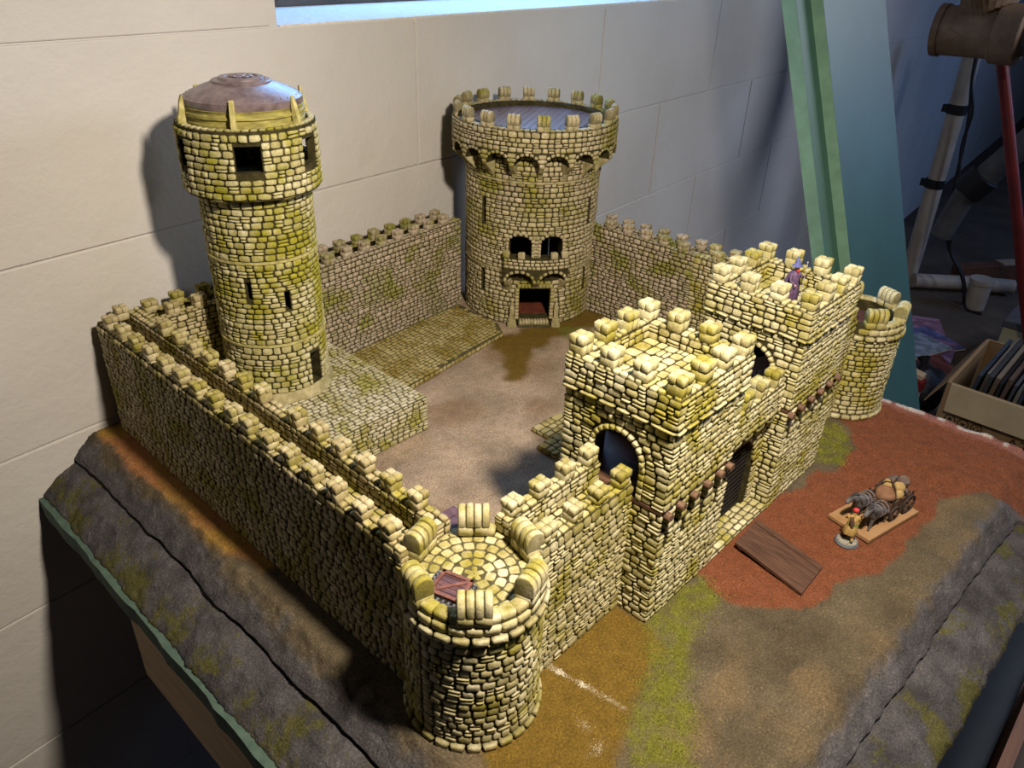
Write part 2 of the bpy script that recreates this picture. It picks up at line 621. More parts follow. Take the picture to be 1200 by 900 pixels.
def px_size(it):
    vi, A, c = it
    c = V(c)
    if vi < 20 and V(A[:, 2]).dot(CAM - c) < 0:
        return None
    p = proj(c)
    if p is None or not (-5 < p[0] < 1205 and -5 < p[1] < 905):
        return None
    dims = []
    for k in range(3 if vi >= 20 else 2):
        a = V(A[:, k]) * .5
        q0, q1 = proj(c - a), proj(c + a)
        dims.append(math.hypot(q0[0] - q1[0], q0[1] - q1[1]))
    dims.sort()
    return dims[-1], dims[-2]

def place(items, mat, parent, single_name='stone', stuff_name='small_stones', cap=300, big=9.0, small=4.5):
    ranked = []
    for it in items:
        s_ = px_size(it)
        ranked.append((s_[0] * s_[1] if s_ and s_[0] >= big and s_[1] >= small else 0, it))
    ranked.sort(key=lambda t: -t[0])
    n = sum(1 for t in ranked if t[0] > 0)
    n = min(n, cap)
    for t in ranked[:n]:
        single(single_name, t[1], mat, parent)
    rest = [t[1] for t in ranked[n:]]
    if rest:
        bake(stuff_name, rest, mat, parent, 'stuff')

def A_of(u, v, n):
    return np.array([list(u), list(v), list(n)]).T

rngS = random.Random(11)

def subtract(iv, holes):
    for h0, h1 in holes:
        out = []
        for a, b in iv:
            if h1 <= a or h0 >= b:
                out.append((a, b))
            else:
                if h0 > a: out.append((a, h0))
                if h1 < b: out.append((h1, b))
        iv = out
    return iv

def layout(W, z0, z1, holes=(), rh=(.36, .58), rw=(.45, .95), split=.26, gap=.05, lap=0.0):
    """rubble courses in a rectangle -> list of (u, v, w, h); holes: f(v0,v1)->[(u0,u1)]"""
    out = []
    v = z0
    while v < z1 - 1e-4:
        h = rngS.uniform(*rh)
        if z1 - (v + h) < rh[0] * .6:
            h = z1 - v
        hs = []
        for f in holes:
            hs += f(v, v + h)
        for a, b in subtract([(0, W)], hs):
            u = a
            while u < b - 1e-4:
                w = rngS.uniform(*rw)
                if b - (u + w) < rw[0] * .6:
                    w = b - u
                    if w > rw[1] * 1.25:
                        w *= .5
                if w > .1:
                    r = rngS.random()
                    if r < split and h > .36:
                        t = rngS.uniform(.4, .6) * h
                        out.append((u + w / 2, v + t / 2, w - gap, t - gap))
                        out.append((u + w / 2, v + (t + h) / 2, w - gap, h - t - gap))
                    else:
                        out.append((u + w / 2, v + h / 2, w - gap, h - gap))
                u += w
        v += h
    res = []
    for u, vv, w, hh in out:
        if lap and u - w / 2 < .06: u, w = u - lap / 2, w + lap
        if lap and u + w / 2 > W - .06: u, w = u + lap / 2, w + lap
        res.append((u, vv, w, hh))
    return res

def rect_hole(u0, u1, v0, v1):
    return lambda a, b: [(u0, u1)] if b > v0 + .02 and a < v1 - .02 else []

def arch_hole(uc, hw, v0, vs, extra=0.0):
    """opening with round head: half width hw, spring height vs"""
    R = hw + extra
    def f(a, b):
        if b <= v0 + .02: return []
        if a < vs: return [(uc - R, uc + R)]
        if a >= vs + R: return []
        x = math.sqrt(max(R * R - (a - vs) ** 2, 0))
        return [(uc - x, uc + x)]
    return f

def jit(a):
    return rngS.uniform(-a, a)

def plane_stones(O, ux, vx, W, z0, z1, holes=(), depth=(.08, .16), **kw):
    """stones on a plane; v runs along vx, outward normal = ux x vx"""
    O, ux, vx = V(O), V(ux), V(vx)
    n = ux.cross(vx).normalized()
    res = []
    kw.setdefault('lap', .09)
    for u, v, w, h in layout(W, z0, z1, holes, **kw):
        t = jit(.05)
        uu, vv = ux + vx * t, vx - ux * t
        d = rngS.uniform(*depth)
        res.append((rngS.choice(PIL), A_of(uu * w, vv * h, n * d), np.array(O + ux * u + vx * v)))
    return res

def cyl_stones(c, r, z0, z1, a0=-pi, a1=pi, holes=(), depth=(.08, .16), **kw):
    """stones on a cylinder; u = (angle-a0)*r"""
    res = []
    for u, v, w, h in layout((a1 - a0) * r, z0, z1, holes, **kw):
        a = a0 + u / r
        n = V((math.cos(a), math.sin(a), 0))
        ux = V((-math.sin(a), math.cos(a), 0))
        t = jit(.05)
        d = rngS.uniform(*depth) + w * w / (8 * r)
        uu, vv = ux + V((0, 0, 1)) * t, V((0, 0, 1)) - ux * t
        cc = V((c[0], c[1], 0)) + n * (r - w * w / (8 * r)) + V((0, 0, v))
        res.append((rngS.choice(PIL), A_of(uu * w, vv * h, n * d), np.array(cc)))
    return res

def ring_blocks(c, r, z, h, d, w, a0=-pi, a1=pi, kinds=PIL):
    """a course of even blocks around a cylinder"""
    n = max(1, int(round((a1 - a0) * r / w)))
    res = []
    for i in range(n):
        a = a0 + (a1 - a0) * (i + .5) / n
        nn = V((math.cos(a), math.sin(a), 0))
        ux = V((-math.sin(a), math.cos(a), 0))
        ww = (a1 - a0) * r / n - .03
        cc = V((c[0], c[1], z)) + nn * (r - ww * ww / (8 * r))
        res.append((rngS.choice(PIL), A_of(ux * ww, V((0, 0, h)), nn * (d + ww * ww / (8 * r))), np.array(cc)))
    return res

def block(c, u, v, n):
    """rounded cube stone with full-size edge vectors"""
    return (rngS.choice(CUB), A_of(u, v, n), np.array(c))

def voussoirs(O, ux, vx, uc, vs, R, w=.42, d=.24, n=9, a0=0, a1=pi):
    O, ux, vx = V(O), V(ux), V(vx)
    nn = ux.cross(vx).normalized()
    res = []
    for i in range(n):
        a = a0 + (a1 - a0) * (i + .5) / n
        rdir = ux * math.cos(a) + vx * math.sin(a)
        tdir = -ux * math.sin(a) + vx * math.cos(a)
        cc = O + ux * uc + vx * vs + rdir * (R + w / 2)
        res.append((rngS.choice(PIL), A_of(tdir * ((a1 - a0) * (R + w / 2) / n - .03) * -1, rdir * w * -1, nn * d), np.array(cc)))
    return res

def merlon(parent, c, ux, ty, lu, lt, z0, h, mat, near=9.0):
    """square merlon made of rounded blocks in two courses, on centre c (xy), base z0"""
    ux, ty = V(ux).normalized(), V(ty).normalized()
    c = V((c[0], c[1], 0))
    items = []
    hl = h * rngS.uniform(.54, .62)
    hu = h - hl
    nl = rngS.choice((1, 2))
    nu, nt = 2, 2
    for k in range(nl):
        items.append(block(c + ux * ((k + .5) / nl - .5) * lu + V((0, 0, z0 + hl / 2)), ux * (lu / nl), ty * lt, V((0, 0, hl + .06))))
    for i in range(nu):
        for j in range(nt):
            du, dt = lu / nu * rngS.uniform(.94, 1.06), lt / nt * rngS.uniform(.98, 1.1)
            items.append(block(c + ux * ((i + .5) / nu - .5) * lu * 1.04 + ty * ((j + .5) / nt - .5) * lt * 1.04 + V((0, 0, z0 + hl + hu / 2 + jit(.03))),
                               ux * du, ty * dt, V((0, 0, hu * 1.08))))
    core = MB().obox(c + V((0, 0, z0 + h * .42)), ux * lu * .42, ty * lt * .42, V((0, 0, h * .44)))
    pz = max((px_size(it) or (0, 0))[0] for it in items)
    if pz >= near:
        o = core.build('merlon', M['mortar'], parent)
        for it in items:
            single('block', it, mat, o)
    else:
        bake('merlon', items, mat, parent)

def loaf_merlon(parent, c, r, a, wid, dep, z0, h, mat, slices=4, near=9.0, base_h=0.35):
    """rounded-top merlon of upright slices on a tower rim at angle a"""
    n = V((math.cos(a), math.sin(a), 0))
    ux = V((-math.sin(a), math.cos(a), 0))
    cc = V((c[0], c[1], 0)) + n * r
    items = []
    nb = 2 if wid > 1.2 else 1
    for k in range(nb):
        items.append(block(cc + ux * ((k + .5) / nb - .5) * wid + V((0, 0, z0 + base_h / 2)), ux * wid / nb, n * dep * 1.0, V((0, 0, base_h + .05))))
    for k in range(slices):
        w = wid / slices
        items.append((rngS.choice(LOAF), A_of(ux * w * .97, n * dep * rngS.uniform(.97, 1.05), V((0, 0, (h - base_h) * rngS.uniform(.97, 1.03)))),
                      np.array(cc + ux * ((k + .5) / slices - .5) * wid + V((0, 0, z0 + base_h)))))
    pz = max((px_size(it) or (0, 0))[1] for it in items)
    if pz >= near:
        o = MB().obox(cc + V((0, 0, z0 + h * .4)), ux * wid * .44, n * dep * .4, V((0, 0, h * .4))).build('merlon', M['mortar'], parent)
        for it in items:
            single('slice' if it[0] in LOAF else 'block', it, mat, o)
    else:
        bake('merlon', items, mat, parent)

# ------------------------------------------------------------------ the room
TH = rad(5)
DW = V((math.cos(TH), math.sin(TH), 0))       # along the wall
NW = V((math.sin(TH), -math.cos(TH), 0))      # out of the wall, into the room
PW = V((0, 42.7, 0))
def wp(s, z, d=0.0):
    return PW + DW * s + NW * d + V((0, 0, z))
FLOOR_Z = -54.0
WIN = (20.9, 92.0, 29.6, 62.0)

def build_room():
    f = MB().box((-140, -160, FLOOR_Z - 3), (720, 120, FLOOR_Z)).build('floor', M['floor'], loc=(0, 0, FLOOR_Z))
    tag(f, 'dark brown concrete basement floor under the table', 'floor', kind='structure')
    wall = MB()
    def slab(s0, s1, z0, z1):
        wall.obox((wp((s0 + s1) / 2, (z0 + z1) / 2, -8.25)), DW * (s1 - s0) / 2, NW * 8.2, V((0, 0, (z1 - z0) / 2)))
    w0, w1, wz0, wz1 = WIN
    slab(-60, 700, FLOOR_Z - 2, wz0 - .2)
    slab(-60, w0 - .2, wz0 - .2, 95)
    slab(w1 + .2, 700, wz0 - .2, 95)
    slab(w0 - .2, w1 + .2, wz1, 95)
    wo = wall.build('wall_back', M['wall'], loc=(0, 42.7, FLOOR_Z))
    tag(wo, 'white painted concrete block basement wall behind the castle', 'wall', kind='structure')
    rr = random.Random(5)
    L, CH, z_j = 35.5, 14.5, 15.1
    row = 0
    z = z_j - CH * 5
    k = -5
    while z < 58:
        off = 37.0 if k % 2 == 0 else 20.0
        s = off - L * 3
        while s < 430:
            if abs(s + 34) < .1 or abs(s + 51) < .1: s += L; continue
            a, b, lo, hi = (s - L if abs(s - 1.5) < .1 or abs(s + 15.5) < .1 else s), s + L, max(z, FLOOR_Z), z + CH
            if hi - lo > 2 and b > -55:
                spans = [(a, b)]
                if hi > wz0 + .5:
                    spans = subtract(spans, [(w0 - .3, w1 + .3)])
                for p, q in spans:
                    if q - p < 2: continue
                    mb = MB().obox(wp((p + q) / 2, (lo + hi) / 2, -.15), DW * ((q - p) / 2 - .10), NW * (.26 + rr.uniform(-.05, .05)), V((0, 0, (hi - lo) / 2 - .06)))
                    mb.build('wall_block', M['wall'], wo, bevel=.1, seg=2)
            s += L
        z += CH
        k += 1
    # window: deep painted sill, frame and glass
    w = thing('window_1', 'basement window recess with daylight on its deep painted sill', 'window', wp((w0 + w1) / 2, wz0, -8))
    w['kind'] = 'structure'
    MB().obox(wp((w0 + w1) / 2, wz0 - .25, -8.0), DW * (w1 - w0) / 2, NW * 8.1, V((0, 0, .35))).build('window_sill', M['plaster'], w, bevel=.12)
    for zz in (wz0 + .9, wz1 - 1):
        MB().obox(wp((w0 + w1) / 2, zz, -15.2), DW * (w1 - w0) / 2, NW * .8, V((0, 0, .8))).build('window_frame', M['grey_pipe'], w, bevel=.1)
    for ss in (w0 + .9, (w0 + w1) / 2, w1 - .9):
        MB().obox(wp(ss, (wz0 + wz1) / 2, -15.2), DW * .8, NW * .7, V((0, 0, (wz1 - wz0) / 2 - 1.7))).build('window_frame', M['grey_pipe'], w, bevel=.1)
    gm, nt, b = nodes_of('window_glass')
    b.inputs['Base Color'].default_value = (.8, .92, .95, 1)
    b.inputs['Transmission Weight'].default_value = 1
    b.inputs['Roughness'].default_value = .05
    b.inputs['IOR'].default_value = 1.1
    for s0, s1 in ((w0 + 1.7, (w0 + w1) / 2 - .8), ((w0 + w1) / 2 + .8, w1 - 1.7)):
        MB().obox(wp((s0 + s1) / 2, (wz0 + wz1) / 2, -15.3), DW * (s1 - s0) / 2, NW * .15, V((0, 0, (wz1 - wz0) / 2 - 1.8))).build('pane', gm, w)
build_room()

# ------------------------------------------------------------------ the diorama base and table
def nz(x, y, s, o=0.0):
    return noise.noise(V((x * s + o, y * s - o * .7, o * 1.7)))

def inpoly(x, y, poly):
    c = False
    j = len(poly) - 1
    for i in range(len(poly)):
        xi, yi = poly[i]; xj, yj = poly[j]
        if (yi > y) != (yj > y) and x < (xj - xi) * (y - yi) / (yj - yi) + xi:
            c = not c
        j = i
    return c

def pdist(x, y, poly):
    d = 1e9
    for i in range(len(poly)):
        ax, ay = poly[i - 1]; bx, by = poly[i]
        dx, dy = bx - ax, by - ay
        t = max(0, min(1, ((x - ax) * dx + (y - ay) * dy) / (dx * dx + dy * dy + 1e-9)))
        d = min(d, math.hypot(x - ax - t * dx, y - ay - t * dy))
    return d if inpoly(x, y, poly) else -d

def smooth01(t):
    t = max(0, min(1, t))
    return t * t * (3 - 2 * t)

RED = [(19.5, -1.5), (18.9, -3.6), (18.8, -5.3), (20.1, -7.5), (22.3, -9.6), (24.5, -9.4), (30.1, -11.5), (35, -11.3), (40.4, -11.7), (43.6, -13.6), (43.5, -19), (54, -19), (54, 6), (46, 6), (45.6, -1.5), (42.1, -3.7), (38.5, -4.2), (36.7, -2.9), (33.5, -3.0), (30.1, -2.0)]
GREEN = [(13.3, -1.8), (19.5, -2.3), (18.6, -4.2), (14.9, -4.9), (11, -6.3), (9.6, -8.1), (6.8, -9.4), (4.2, -7.6), (6.9, -5.6), (10.1, -4.5), (12.6, -3.6)]
GREEN2 = [(37.5, -1.5), (39.0, -4.0), (42.2, -3.6), (45.2, -1.6), (45, 0), (37.5, 0)]
GREEN3 = [(41.5, 28.5), (44.5, 27.0), (43, 24.5), (40.5, 26.8)]
MUST = [(6.4, 1), (13.3, 1), (13.6, -2.5), (12.4, -4.3), (9.5, -4.9), (6.5, -5.9), (3.0, -7), (-2.4, -0.9), (-.8, -2), (2, 2)]
MUST2 = [(33.5, 32), (48, 30), (48, 24), (43, 27.5), (35.8, 27.2), (30.2, 23.5), (29.2, 24.8), (32.5, 28.5)]
MUST3 = [(-1.7, 42.5), (.6, 42.5), (.6, 17.5), (-.8, 18.5), (-2.0, 23), (-1.5, 29), (-2.2, 36)]
C_SAND, C_MUST, C_GREEN, C_RED = V((.094, .074, .047)), V((.135, .084, .014)), V((.13, .13, .02)), V((.165, .056, .026))
C_COURT, C_ROCK, C_TAN, C_MOSS = V((.31, .235, .17)), V((.075, .070, .076)), V((.165, .115, .06)), V((.085, .080, .015))

def zone(x, y, z, dl, df):
    w = nz(x, y, .55, 3) * 1.1 + nz(x, y, 1.6, 8) * .5
    c = C_COURT.copy() if (y > 0 and 0 < x < 48) else C_SAND.copy()
    c *= 1 + .35 * nz(x, y, .35, 12)
    if y < 0:
        c = c.lerp(C_TAN, smooth01(nz(x, y, .3, 40) * 1.6 + (.3 if df < 4.5 else -.15)) * .6)
    if y > 0 and 0 < x:
        c = c.lerp(V((.21, .125, .06)), smooth01(nz(x, y, .22, 44) * 2.2) * .5)
    for poly, col, s in ((MUST, C_MUST, 1.2), (MUST2, C_MUST, .9), (GREEN, C_GREEN, .9), (GREEN2, C_GREEN, 1.6), (GREEN3, C_GREEN, 1.2), (RED, C_RED, 2.5)):
        d = pdist(x, y, poly)
        if d > -2:
            patchy = 1.0 if col is not C_GREEN else .45 + .55 * smooth01(.6 + 1.6 * nz(x, y, 1.1, 33) + .8 * nz(x, y, 3.0, 34))
            c = c.lerp(col, smooth01((d + w * .55) * s + .5) * patchy)
    if x > 50.6:
        c = c.lerp(V((.28, .12, .10)), smooth01((x - 51.2 + w * .4) * 1.4) * .8)
        if x > 52.2 and nz(0, y, .7, 88) > .22: c = V((.5, .42, .36))
    if x < 1.2:
        d = pdist(x, y, MUST3)
        c = c.lerp(V((.30, .175, .035)).lerp(V((.30, .13, .05)), smooth01(nz(x, y, .25, 70) * 2 + .4)), smooth01((d + w * .5) * 1.2 + .5) * .9)
    # stone-grey cliff edge
    if x < 2:
        t = smooth01((1.9 - dl + w * .7) * .9)
        c = c.lerp(C_ROCK * (1 + .4 * nz(x, y, .8, 20)), t)
    if df < 4 and x < 45:
        t = smooth01((1.75 - df + w * .55) * 1.1) * smooth01((45.2 - x) * .8)
        c = c.lerp(C_ROCK * (1.1 + .5 * nz(x, y, .8, 21)), t)
    return c

def front_edge(x):
    return -15.0 - max(0, min(1, (x - 14) / 30)) * 1.35

def ground_h(x, y):
    h = .05 * nz(x, y, .9, 50)
    if pdist(x, y, RED) > 0:
        t = smooth01((x - 38) / 8) * smooth01((-2 - y) / 6)
        h += t * (.08 + .35 * nz(x, y, .35, 60))
        h -= .28 * math.exp(-((x - 37 - (y + 6) * .9) / 1.2) ** 2) * (1 if y > -7 and x < 44 else 0)
        h += (.10 * nz(x, y, .8, 61) + .07 * nz(x, y, 2.2, 62)) * (.4 + .6 * smooth01((x - 34) / 8))
    return h

def build_base():
    b = thing('diorama_base', 'layered foam terrain base with grey cliff edges, red earth and flock under the castle', 'diorama base', (20, 10, -5.2))
    X1, Y1, st = 52.6, 43.2, .24
    nx, ny = int(56.6 / st) + 1, int(59.5 / st) + 1
    vs, cols = [], []
    for j in range(ny):
        for i in range(nx):
            fx, fy = (i / (nx - 1)) ** 1.45, (j / (ny - 1)) ** 1.35
            x, y = -3.9 + 56.5 * fx, -15.6 + 58.8 * fy
            # wavy outline of the layer: the grid itself is pulled to the cut edge
            xl = -3.85 + .30 * nz(0, y, .22, 1) + .14 * nz(0, y, .9, 2) + .05 * nz(0, y, 2.6, 4)
            red = smooth01((x - 43.2 + .6 * nz(x, y, .7, 5)) * .8)
            yf = front_edge(x) + .28 * nz(x, 3, .22, 6) + .16 * nz(x, 3, .9, 7) + .06 * nz(x, 3, 2.6, 8) - 2.6 * smooth01((x - 43.5) / 3)
            x = xl + (X1 - xl) * fx
            y = yf + (Y1 - yf) * fy
            dl, df = x - xl, y - yf
            d = min(dl, df * (1 if x < 14 else 1 + .6 * smooth01((x - 14) / 26)))
            rough = .15 * nz(x, y, 1.0, 30) + .16 * nz(x, y, 2.6, 31) + .13 * nz(x, y, 5.5, 32)
            if d < 1.9:
                z = -1.62 + 1.62 * (d / 1.9) ** .85 + rough * min(1, d * 1.2)
            else:
                z = rough * max(0, 1 - (d - 1.9) / .8)
            zr = -1.75 * smooth01((-y - 13.5) / 4.2)
            z = z * (1 - red) + zr * red + (ground_h(x, y) if d > 1.5 or red > .5 else 0)
            if x > -.3 and y > -2.5: z = max(min(z, -.012), -.06)
            vs.append((x, y, z))
            c = zone(x, y, z, dl, df)
            cols.append((c.x, c.y, c.z, 1))
    fs = [(j * nx + i, j * nx + i + 1, (j + 1) * nx + i + 1, (j + 1) * nx + i) for j in range(ny - 1) for i in range(nx - 1)]
    # cut side, tucked in a little so that a dark groove opens below the edge
    rim = [i for i in range(nx)] + [j * nx + nx - 1 for j in range(1, ny)] + [(ny - 1) * nx + i for i in range(nx - 2, -1, -1)] + [j * nx for j in range(ny - 2, 0, -1)]
    base = len(vs)
    for k in rim:
        x, y, z = vs[k]
        vs.append((min(x + .55 if x < 0 else x, 52.6), y + (.55 if y < -14 else 0), -2.7))
        edge = C_RED.lerp(V((.34, .13, .10)), .8) if x > 52 else C_ROCK * .7
        cols.append((edge.x, edge.y, edge.z, 1))
    n = len(rim)
    fs += [(rim[k], base + k, base + (k + 1) % n, rim[(k + 1) % n]) for k in range(n)]
    ground_obj('upper_layer', vs, fs, cols, b)
    # lower layer: sloping shelf round the left and the front
    prof = [(3.6, -2.6), (.7, -2.15), (.15, -1.95), (-.4, -2.0), (-1.2, -2.3), (-1.7, -2.6), (-2.5, -3.15), (-3.0, -3.6), (-3.1, -3.95)]
    path = []
    st = .26
    y = 43.0
    while y > -15.4: path.append((-3.9, y, -1, 0)); y -= st
    path.append((-3.9, -15.5, -.72, -.72))
    x = -3.6
    while x < 52.6: path.append((x, -15.5 - max(0, min(1, (x - 14) / 30)) * .9, 0, -1)); x += st
    vs, cols, fs = [], [], []
    np_ = 34
    for k, (x, y, dx, dy) in enumerate(path):
        for q in range(np_):
            t = q / (np_ - 1) * (len(prof) - 1)
            i = min(int(t), len(prof) - 2)
            fr = t - i
            o = prof[i][0] * (1 - fr) + prof[i + 1][0] * fr
            z = prof[i][1] * (1 - fr) + prof[i + 1][1] * fr
            mx, my = x - dx * o * 1.0, y - dy * o * 1.0
            wv = .20 * nz(x, y, .3, 77) + .12 * nz(mx * 1.0, my, 1.2, 78) + .10 * nz(mx, my, 3.2, 79) + .06 * nz(mx, my, 6.5, 80)
            if o < .3:
                mx += dx * wv; my += dy * wv; z += wv * .6
            vs.append((mx, my, z))
            m_ = smooth01((nz(mx, my, .4, 90) + .5 * nz(mx, my, 1.3, 91) + .45 * nz(mx, my, 3.6, 94)) * 1.9 + (.15 if -o > 2.0 else -.25) + (.35 if -.6 < o < .2 and nz(mx, my, .25, 93) > .05 else 0))
            c = (C_ROCK * (.95 + .5 * nz(mx, my, .7, 92))).lerp(C_MOSS, m_ * .8)
            cols.append((c.x, c.y, c.z, 1))
    for k in range(len(path) - 1):
        for q in range(np_ - 1):
            fs.append((k * np_ + q, k * np_ + q + 1, (k + 1) * np_ + q + 1, (k + 1) * np_ + q))
    # bottom closing strip
    ground_obj('lower_layer', vs, fs, cols, b)
    MB().box((-3.0, -14.5, -4.0), (52.3, 42.9, -2.4)).build('foam_core', M['green_foam'], b)
    # green insulation sheet under it all, rough cut edge
    rr = random.Random(4)
    poly = [(52.4, 42.9), (-7.4, 42.2)]
    y = 41.5
    while y > -18: poly.append((-7.35 + rr.uniform(-.1, .1), y)); y -= 1.1
    poly.append((-7.2, -18.4))
    x = -6
    while x < 52: poly.append((x, -18.35 + rr.uniform(-.12, .12))); x += 1.2
    poly.append((52.4, -18.4))
    MB().prism(poly, -5.3, -3.75).build('foam_sheet', M['sheet_foam'], b)
    return b

def ground_obj(name, vs, fs, cols, parent):
    me = bpy.data.meshes.new(name)
    org = ORG[parent]
    me.from_pydata([((x - org.x) * S, (y - org.y) * S, (z - org.z) * S) for x, y, z in vs], [], fs)
    a = me.color_attributes.new('zone', 'FLOAT_COLOR', 'POINT')
    a.data.foreach_set('color', np.array(cols, dtype=np.float32).ravel())
    me.polygons.foreach_set('use_smooth', [True] * len(me.polygons))
    me.update()
    return link(name, me, M['ground'], parent)
BASE = build_base()

def build_flock():
    rr = random.Random(21)
    def scatter(name, label, cat, col, spots, size, tall, col2=None):
        vs, fs = [], []
        for x, y in spots:
            z = ground_h(x, y) - .02
            for k in range(2):
                a = rr.uniform(0, 2 * pi)
                s_ = size * rr.uniform(.6, 1.3)
                h = tall * rr.uniform(.5, 1.3)
                o = len(vs)
                dx, dy = math.cos(a) * s_, math.sin(a) * s_
                lx, ly = rr.uniform(-.1, .1), rr.uniform(-.1, .1)
                vs += [(x - dx, y - dy, z), (x + dx, y + dy, z), (x - dy * .6, y + dx * .6, z), (x + lx, y + ly, z + h)]
                fs += [(o, o + 1, o + 3), (o + 1, o + 2, o + 3), (o + 2, o, o + 3)]
        mb = MB()
        mb.v, mb.f, mb.mi = [V(v) for v in vs], fs, [0] * len(fs)
        o = mb.build(name, plain_mat(name + '_mat', col, .9, col2, 3, lo=.4, hi=.6), BASE)
        tag(o, label, kind='stuff')
    def fill(poly, n, soft=.4):
        xs = [p[0] for p in poly]; ys = [p[1] for p in poly]
        out = []
        while len(out) < n:
            x, y = rr.uniform(min(xs) - 1, max(xs) + 1), rr.uniform(min(ys) - 1, max(ys) + 1)
            if pdist(x, y, poly) + nz(x, y, .55, 3) * .6 > rr.uniform(-soft, soft * .6) and nz(x, y, 1.1, 33) > rr.uniform(-.6, .25) and not (x > 13.2 and y > -2.4 and x < 37.5):
                out.append((x, y))
        return out
    scatter('grass_flock', 'short yellow green grass flock along the front of the gatehouse', 'grass', (.24, .25, .035), fill(GREEN, 3600, .9), .035, .10, (.14, .14, .02))
    scatter('grass_flock', 'small yellow green grass patch at the foot of the second gate block', 'grass', (.26, .27, .035), fill(GREEN2, 1200, .2), .035, .10, (.16, .16, .02))
    line = []
    for k in range(900):
        t = rr.random()
        line.append((6.55 + .75 * t + rr.gauss(0, .10), -.1 - 5.0 * t + rr.gauss(0, .1)))
    for k in range(160):
        line.append((4.9 + rr.gauss(0, .14), -4.1 + rr.gauss(0, .22)))
    for k in range(260):
        line.append((4.35 + rr.gauss(0, .35), -5.4 + rr.gauss(0, .2)))
    scatter('white_sand', 'line and patches of spilled white sand in front of the short round tower', 'sand', (.62, .56, .45), line, .03, .03, (.5, .44, .34))
    spots = []
    while len(spots) < 900:
        x, y = rr.uniform(5, 42), rr.uniform(-13, -2.8)
        spots.append((x, y))
    scatter('loose_grit', 'pale grit specks scattered over the ground before the gatehouse', 'grit', (.46, .40, .30), spots, .028, .03, (.36, .3, .22))
build_flock()

def build_table():
    t = thing('table', 'tan wooden box table carrying the foam base by the block wall', 'table', (23, 9, FLOOR_Z))
    MB().box((-5.6, -15.5, -7.2), (50, 33.5, -5.32)).build('table_top', M['tan_board'], t, bevel=.1)
    for nm, a, b in (('side_board', (-5.6, -15.5, -18.8), (-4.2, 33.5, -7.25)), ('side_board', (48.6, -15.5, -18.8), (50, 33.5, -7.25)),
                     ('side_board', (-4.2, -15.5, -18.8), (48.6, -14.1, -7.25)), ('side_board', (-4.2, 32.1, -18.8), (48.6, 33.5, -7.25))):
        MB().box(a, b).build(nm, M['tan_board'], t, bevel=.1)
    for x in (-1.6, 44):
        for y in (-10, 27):
            MB().box((x, y, FLOOR_Z), (x + 4, y + 4, -7.2)).build('leg', M['black'], t, bevel=.2)
build_table()

# ------------------------------------------------------------------ castle walls
Z1 = V((0, 0, 1))
WALK, SILL, SILL_IN, THK, PO, PI_ = 8.5, 9.7, 10.0, 3.35, .95, 2.4

